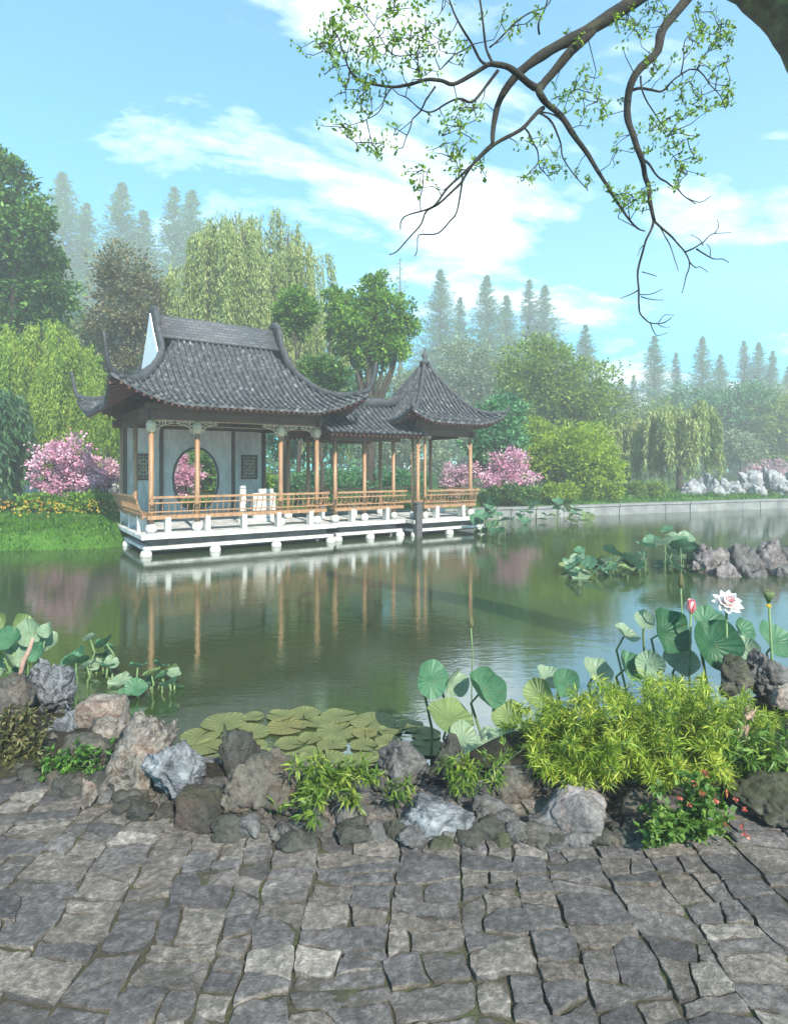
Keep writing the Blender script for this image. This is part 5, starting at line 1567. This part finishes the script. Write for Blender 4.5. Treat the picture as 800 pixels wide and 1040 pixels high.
r = np.random.default_rng(91); n = 9000
X = r.uniform(2.5, 9, n) * np.where(r.uniform(0, 1, n) < .7, 1, -1); Y = r.uniform(3.1, 5.8, n)
k = (pond_dist(X, Y) > 0) & (np.array([noise.noise(Vector((a * .9, b * .9, 5))) for a, b in zip(X, Y)]) > -.12); X, Y = X[k], Y[k]
V, Q_ = leaf_quads(np.stack([X, Y, ground_z(X, Y) - .01], 1), np.stack([r.normal(0, .5, len(X)), r.normal(0, .5, len(X)), np.ones(len(X))], 1), unit(r, len(X)), r.uniform(.05, .14, len(X)), .012, .1)
tag(link_mesh('grass', mesh_np('grass', V, Q_, False, G['grass'])), 'rough grass on the bank to either side of the rock border', 'grass', None, 'stuff')

# ------------------------------------------------------------------ the overhanging tree
ot = thing('overhanging_tree', 'old leaning tree with dark twisting branches and sparse spring leaves across the sky', 'tree', (4.4, 3.6, gz(4.4, 3.6)))
TO = Vector(ot.location)
tr = random.Random(77)


def branch_pts(pxs, d0, d1, sub=4):
    n = len(pxs); pts = []
    ctrl = [P(x, y, d0 + (d1 - d0) * i / max(1, n - 1) + .05 * math.sin(i * 2.1 + x * .05)) - TO for i, (x, y) in enumerate(pxs)]
    for i in range(n - 1):
        p0, p1, p2, p3 = ctrl[max(0, i - 1)], ctrl[i], ctrl[i + 1], ctrl[min(n - 1, i + 2)]
        for k in range(sub):
            u = k / sub
            pts.append(.5 * (2 * p1 + (p2 - p0) * u + (2 * p0 - 5 * p1 + 4 * p2 - p3) * u * u + (3 * p1 - p0 - 3 * p2 + p3) * u ** 3))
    pts.append(ctrl[-1])
    return pts


NODES = []   # points twigs may spring from


def limb(mb, pxs, d0, d1, w0, w1):
    pts = branch_pts(pxs, d0, d1); n = len(pts); d = (d0 + d1) / 2
    rad = [.72 * (w0 + (w1 - w0) * (i / (n - 1)) ** .8) * .5 * d / F * (1 + .14 * noise.noise(Vector((i * .55, w0, d0 * 3)))) for i in range(n)]
    pts = [p + noise.noise_vector(p * 3.2) * .03 for p in pts] if w0 < 20 else pts
    mb.tube(pts, rad, 10 if w0 > 6 else 6)
    for p in pts: NODES.append(p)
    return pts


m = MB()
tp = [Vector((4.4, 3.6, -.2)), Vector((4.38, 3.62, .5)), Vector((4.2, 3.7, 1.6)), Vector((3.85, 3.8, 2.8)), Vector((3.4, 3.95, 3.75)), P(856, 76, 4.0), P(820, 14, 4.0), P(780, -22, 4.0), P(744, -48, 4.0), P(720, -90, 4.05), P(700, -150, 4.1)]
tp = [p - TO for p in tp]; pp = []
for i in range(len(tp) - 1):
    for k in range(4):
        p0, p1, p2, p3 = tp[max(0, i - 1)], tp[i], tp[i + 1], tp[min(len(tp) - 1, i + 2)]; u = k / 4
        pp.append(.5 * (2 * p1 + (p2 - p0) * u + (2 * p0 - 5 * p1 + 4 * p2 - p3) * u * u + (3 * p1 - p0 - 3 * p2 + p3) * u ** 3))
m.tube(pp, [(.36 - .2 * (i / len(pp)) ** .8) * (1 + .09 * noise.noise(Vector((i * .6, 3, 1)))) + (.16 if i == 0 else .05 if i < 3 else 0) for i in range(len(pp))], 18)
m.build('trunk', M['mossy_bark'], ot, True)

m = MB()
limb(m, [(752, -48), (700, -36), (645, 0), (595, 32), (560, 50), (528, 73), (508, 100), (501, 128), (500, 146)], 4.0, 3.7, 26, 5)
limb(m, [(600, 30), (575, 60), (553, 80), (547, 86), (527, 78), (512, 68), (497, 64)], 3.9, 3.6, 14, 7)
limb(m, [(548, 84), (550, 94), (560, 108), (579, 130), (592, 150), (605, 169), (620, 198), (632, 216), (647, 234), (654, 236)], 3.8, 3.4, 12, 1.5)
limb(m, [(553, 108), (540, 118), (527, 131), (501, 146), (484, 162), (466, 178), (455, 192), (446, 206), (436, 212), (414, 220), (409, 232)], 3.75, 3.3, 7, 1.5)
limb(m, [(500, 146), (490, 156), (471, 178), (462, 192), (448, 206), (436, 214), (430, 229), (407, 250), (394, 256)], 3.7, 3.25, 5, 1.5)
limb(m, [(468, 182), (466, 200), (463, 216), (459, 225), (445, 238), (428, 238), (424, 248), (419, 260)], 3.5, 3.2, 3.5, 1.2)
limb(m, [(497, 64), (480, 74), (459, 86), (445, 82), (430, 78), (412, 83), (397, 88), (371, 86), (360, 79), (352, 70), (346, 56), (342, 42), (338, 30)], 3.6, 3.3, 7, 1.5)
limb(m, [(497, 66), (488, 60), (479, 40), (469, 23), (459, 7), (450, -12)], 3.6, 3.5, 5, 2)
limb(m, [(499, 62), (495, 50), (491, 26), (487, 0), (484, -30)], 3.6, 3.7, 4.5, 2.5)
limb(m, [(497, 46), (520, 28), (540, 12), (556, 0), (566, -20)], 3.6, 3.8, 3, 1.5)
limb(m, [(481, 42), (468, 50), (460, 56), (448, 70)], 3.55, 3.4, 2.5, 1)
limb(m, [(505, 72), (492, 88), (479, 104), (468, 101), (456, 104), (440, 112), (428, 110), (414, 100), (404, 96)], 3.6, 3.3, 5, 1.2)
limb(m, [(441, 86), (434, 98), (427, 111), (418, 122), (415, 134), (411, 142), (407, 152)], 3.45, 3.3, 3.2, 1.2)
limb(m, [(425, 78), (424, 66), (421, 55), (401, 55), (388, 40), (378, 26)], 3.45, 3.3, 2.5, 1)
limb(m, [(398, 88), (391, 100), (386, 110), (376, 120), (349, 130)], 3.4, 3.2, 2.5, .9)
limb(m, [(530, 130), (540, 142), (547, 153), (549, 166), (540, 174), (531, 184)], 3.75, 3.6, 3, 1.2)
limb(m, [(549, 166), (556, 174), (562, 182)], 3.7, 3.6, 2, 1)
limb(m, [(550, 114), (563, 130), (569, 146), (576, 162), (586, 182), (594, 196)], 3.75, 3.5, 3.5, 1.2)
limb(m, [(552, 113), (566, 120), (578, 132)], 3.75, 3.7, 2.5, 1.5)
limb(m, [(549, 34), (547, 22), (553, 8), (556, -6)], 3.9, 3.9, 3, 2)
m.build('branch', M['pale_bark'], ot, True)
m = MB()
limb(m, [(740, -56), (715, -24), (698, 0), (676, 24), (667, 50), (644, 78), (637, 104), (637, 127), (650, 159), (655, 182), (657, 198), (662, 222)], 4.0, 3.5, 18, 4.5)
limb(m, [(662, 222), (658, 238), (654, 252), (650, 276), (650, 294), (649, 308), (651, 318), (657, 326), (663, 328), (672, 326), (681, 322)], 3.5, 3.3, 4, 1.2)
limb(m, [(650, 294), (640, 299), (630, 305)], 3.4, 3.35, 2.2, .9)
limb(m, [(651, 298), (661, 298), (671, 293)], 3.4, 3.35, 1.8, .8); limb(m, [(653, 300), (662, 304), (672, 304)], 3.4, 3.3, 1.8, .8)
limb(m, [(654, 277), (660, 279), (667, 281)], 3.4, 3.4, 1.8, .9); limb(m, [(653, 252), (649, 256), (646, 261)], 3.4, 3.4, 1.5, .8)
limb(m, [(660, 327), (664, 334), (669, 340), (678, 336)], 3.3, 3.3, 2, .8); limb(m, [(666, 327), (674, 332), (680, 330)], 3.3, 3.3, 1.4, .7); limb(m, [(668, 326), (674, 320), (682, 318)], 3.3, 3.3, 1.4, .7)
limb(m, [(662, 222), (677, 237), (687, 246), (695, 256), (699, 268), (695, 282), (690, 296)], 3.5, 3.3, 3.6, 1)
limb(m, [(695, 256), (703, 252), (712, 248), (714, 243), (720, 238), (726, 236), (741, 237)], 3.4, 3.2, 2.6, .9)
limb(m, [(724, 236), (728, 230), (725, 222)], 3.3, 3.2, 1.6, .8); limb(m, [(712, 248), (708, 242), (700, 238)], 3.3, 3.2, 1.6, .8)
limb(m, [(706, 252), (714, 257), (725, 263), (734, 264), (742, 268)], 3.35, 3.2, 2.4, .9); limb(m, [(720, 260), (722, 252), (718, 247)], 3.3, 3.3, 1.4, .7)
limb(m, [(699, 266), (705, 271), (711, 271), (718, 276)], 3.35, 3.3, 2, .8); limb(m, [(669, 230), (674, 242), (680, 252), (684, 264), (687, 275)], 3.45, 3.35, 2.2, .8)
limb(m, [(650, 158), (657, 166), (663, 178), (672, 184), (683, 188), (692, 193), (700, 200), (708, 207)], 3.65, 3.4, 4, 1.2)
limb(m, [(700, 200), (712, 206), (722, 200)], 3.45, 3.35, 1.8, .8); limb(m, [(690, 192), (694, 182), (700, 176)], 3.5, 3.4, 1.6, .8)
limb(m, [(640, 96), (650, 92), (662, 92), (673, 93), (682, 84), (689, 75), (698, 70), (706, 69), (710, 60), (716, 52)], 3.8, 3.9, 4.2, 1.2)
limb(m, [(706, 70), (714, 76), (722, 86), (732, 98), (738, 110)], 3.85, 3.8, 2.4, 1); limb(m, [(690, 74), (691, 60), (692, 44), (700, 34)], 3.85, 3.9, 2.2, 1)
limb(m, [(650, 80), (653, 92), (663, 110), (671, 122), (681, 132)], 3.75, 3.6, 3, 1)
m.build('branch', M['pale_bark'], ot, True)

# twigs grow towards clusters of spring leaves
LBLOBS = [(330, 46, 26, 1.0, 46), (352, 36, 24, 1, 36), (376, 62, 34, 1, 46), (402, 40, 32, 1, 40), (424, 68, 26, 1, 26), (372, 100, 26, .8, 26), (352, 92, 18, 1, 14), (346, 128, 20, .8, 14), (374, 146, 26, .6, 22), (400, 140, 14, 1, 8),
          (440, 40, 30, 1, 30), (470, 50, 24, 1, 14), (360, 12, 24, .6, 20), (400, 8, 26, .6, 20), (510, 14, 30, .8, 16), (440, 6, 20, .8, 10), (540, 20, 22, .8, 10),
          (466, 128, 26, 1.2, 34), (456, 158, 24, .9, 30), (426, 184, 18, .8, 22), (480, 170, 18, .8, 16), (480, 112, 18, .7, 12), (590, 92, 26, 1, 34), (608, 112, 20, .9, 20), (566, 100, 14, 1, 10),
          (544, 150, 20, .9, 18), (560, 176, 18, .8, 14), (534, 176, 12, 1, 10), (590, 180, 14, 1, 8), (646, 30, 24, .9, 26), (628, 26, 14, 1, 12), (668, 12, 18, .8, 14), (666, 70, 18, 1, 18), (690, 96, 20, .8, 18), (690, 120, 18, .8, 14),
          (720, 26, 28, .8, 44), (736, 40, 14, 1, 14), (708, 44, 18, .8, 16), (726, 74, 24, .8, 24), (738, 96, 16, .9, 16), (712, 100, 18, .8, 14), (690, 150, 24, .9, 30), (668, 130, 18, 1, 16), (664, 152, 14, 1, 10), (700, 172, 16, .8, 14),
          (640, 206, 20, .8, 26), (622, 190, 14, 1, 12), (660, 196, 14, .9, 12), (620, 160, 12, 1, 6), (640, 140, 12, 1, 8), (690, 190, 12, .8, 8), (580, 40, 16, .8, 6)]
tw = MB(); CL = []
N0 = np.array([n[:] for n in NODES]); pool = [Vector(p) for p in N0]
for (px, py, rp, sq, n) in LBLOBS:
    near = min(pool, key=lambda q: ((q + TO).x / (q + TO).y * F + CX - px) ** 2 + (HY - ((q + TO).z - CZ) / (q + TO).y * F - py) ** 2)
    d = (near + TO).y; k = max(4, int(n * .62)); pts = []
    while len(pts) < k:
        a, b = tr.gauss(0, .55), tr.gauss(0, .55)
        if a * a + b * b < 1.2: pts.append(P(px + rp * a, py + rp * b * sq, d + tr.gauss(0, .16)) - TO)
    pts.sort(key=lambda p: (p - near).length)
    loc = [q for q in pool if (q - near).length < 1.0]
    for p in pts:
        q = min(loc, key=lambda c_: (c_ - p).length)
        ln = (p - q).length
        midp = q.lerp(p, .5) + Vector((tr.gauss(0, .1), tr.gauss(0, .06), tr.gauss(0, .1))) * ln
        tw.tube([q, midp, p], [.0034, .0026, .0014], 4, False)
        loc += [p, midp]; CL.append(p)
tag(tw.build('twigs', M['pale_bark'], ot), kind='stuff')
r = np.random.default_rng(9); C_, D_ = [], []
for p in CL:
    k = r.integers(4, 10); ax = unit(r, 1)[0] * .5 + np.array([0, 0, .2])
    for _ in range(k):
        C_.append(np.array(p) + r.normal(0, .014, 3)); D_.append(ax + r.normal(0, .8, 3))
c = np.array(C_); d = np.array(D_)
V, Q_ = leaf_quads(c, d, unit(r, len(c)) + np.array([0, 0, .8]), .031 * r.uniform(.6, 1.3, len(c)), .0165 * r.uniform(.8, 1.2, len(c)), .1)
link_mesh('leaves', mesh_np('leaves', V, Q_, False, G['overhang']), None, ot)

# ------------------------------------------------------------------ haze, sky, sun, camera
m = MB(); m.box(-132, 132, -24, 166, -3.2, 54)
t = NT('haze'); pv = t.n('ShaderNodeVolumePrincipled')
pv.inputs['Color'].default_value = (.96, .98, .96, 1); pv.inputs['Density'].default_value = .005; pv.inputs['Anisotropy'].default_value = .1
t.l(pv.outputs[0], t.out.inputs['Volume'])
tag(m.build('haze', t.m), kind='stuff')

SUN_AZ = Vector((.42, -.91, 0)).normalized(); EL = R(38)
to_sun = Vector((SUN_AZ.x * math.cos(EL), SUN_AZ.y * math.cos(EL), math.sin(EL)))
sl = bpy.data.lights.new('sun', 'SUN'); sl.energy = 5; sl.angle = R(.55); sl.color = (1, .92, .79)
so = bpy.data.objects.new('sun', sl); COL.objects.link(so); so.rotation_euler = to_sun.to_track_quat('Z', 'Y').to_euler(); so.location = (20, -15, 30)
W_ = bpy.data.worlds.new('World'); sc.world = W_; W_.use_nodes = True
nt = W_.node_tree; nt.nodes.clear()
def wn(typ, **kw):
    n = nt.nodes.new(typ)
    for k, v in kw.items(): setattr(n, k, v)
    return n
out = wn('ShaderNodeOutputWorld'); bg = wn('ShaderNodeBackground'); bg.inputs['Strength'].default_value = .14
sky = wn('ShaderNodeTexSky', sky_type='NISHITA', sun_disc=False); sky.sun_elevation = EL; sky.sun_rotation = math.atan2(to_sun.x, to_sun.y)
sky.air_density = 1.0; sky.dust_density = .6; sky.ozone_density = 1.0
tint = wn('ShaderNodeMix', data_type='RGBA', blend_type='MULTIPLY'); tint.inputs[0].default_value = 1; tint.inputs[7].default_value = (.06, .76, .96, 1)
nt.links.new(sky.outputs[0], tint.inputs[6])
tc = wn('ShaderNodeTexCoord'); sp = wn('ShaderNodeSeparateXYZ'); nt.links.new(tc.outputs['Generated'], sp.inputs[0])
def wm(op, a, b):
    n = wn('ShaderNodeMath', operation=op)
    for i, v in ((0, a), (1, b)):
        if hasattr(v, 'is_linked'): nt.links.new(v, n.inputs[i])
        else: n.inputs[i].default_value = v
    return n.outputs[0]
den = wm('ADD', wm('MAXIMUM', sp.outputs[2], 0.0), .22)
cb = wn('ShaderNodeCombineXYZ'); nt.links.new(wm('DIVIDE', sp.outputs[0], den), cb.inputs[0]); nt.links.new(wm('DIVIDE', sp.outputs[1], den), cb.inputs[1])
mp = wn('ShaderNodeMapping'); nt.links.new(cb.outputs[0], mp.inputs[0]); mp.inputs['Location'].default_value = (2, 13, 0); mp.inputs['Rotation'].default_value = (0, 0, R(-28)); mp.inputs['Scale'].default_value = (.8, 1.5, 1)
n1 = wn('ShaderNodeTexNoise'); n1.inputs['Scale'].default_value = 1.15; n1.inputs['Detail'].default_value = 9; n1.inputs['Roughness'].default_value = .64; n1.inputs['Distortion'].default_value = .35
nt.links.new(mp.outputs[0], n1.inputs['Vector'])
rp = wn('ShaderNodeValToRGB'); rp.color_ramp.elements[0].position = .5; rp.color_ramp.elements[1].position = .61
rp.color_ramp.elements[0].color = (0, 0, 0, 1); rp.color_ramp.elements[1].color = (.85, .85, .85, 1)
nt.links.new(n1.outputs['Fac'], rp.inputs[0])
mx = wn('ShaderNodeMix', data_type='RGBA'); nt.links.new(rp.outputs[0], mx.inputs[0]); nt.links.new(tint.outputs[2], mx.inputs[6]); mx.inputs[7].default_value = (5.6, 6.0, 6.2, 1)
nt.links.new(mx.outputs[2], bg.inputs[0]); nt.links.new(bg.outputs[0], out.inputs[0])

cam = bpy.data.cameras.new('camera'); co = bpy.data.objects.new('camera', cam); COL.objects.link(co)
co.location = (0, 0, CZ); co.rotation_euler = (R(90), 0, 0)
cam.sensor_fit = 'VERTICAL'; cam.sensor_height = 36; cam.sensor_width = 36; cam.lens = 36 * 600 / 1040
cam.shift_y = -45 / 1040; cam.clip_start = .05; cam.clip_end = 1000
sc.camera = co
sc.view_settings.view_transform = 'Standard'; sc.view_settings.look = 'None'; sc.view_settings.gamma = 1; sc.view_settings.exposure = 1.4
sc.view_settings.use_curve_mapping = False
cy = sc.cycles
cy.use_denoising = True; cy.max_bounces = 6; cy.diffuse_bounces = 3; cy.glossy_bounces = 3; cy.transmission_bounces = 4; cy.transparent_max_bounces = 4; cy.volume_bounces = 0
cy.sample_clamp_indirect = 6
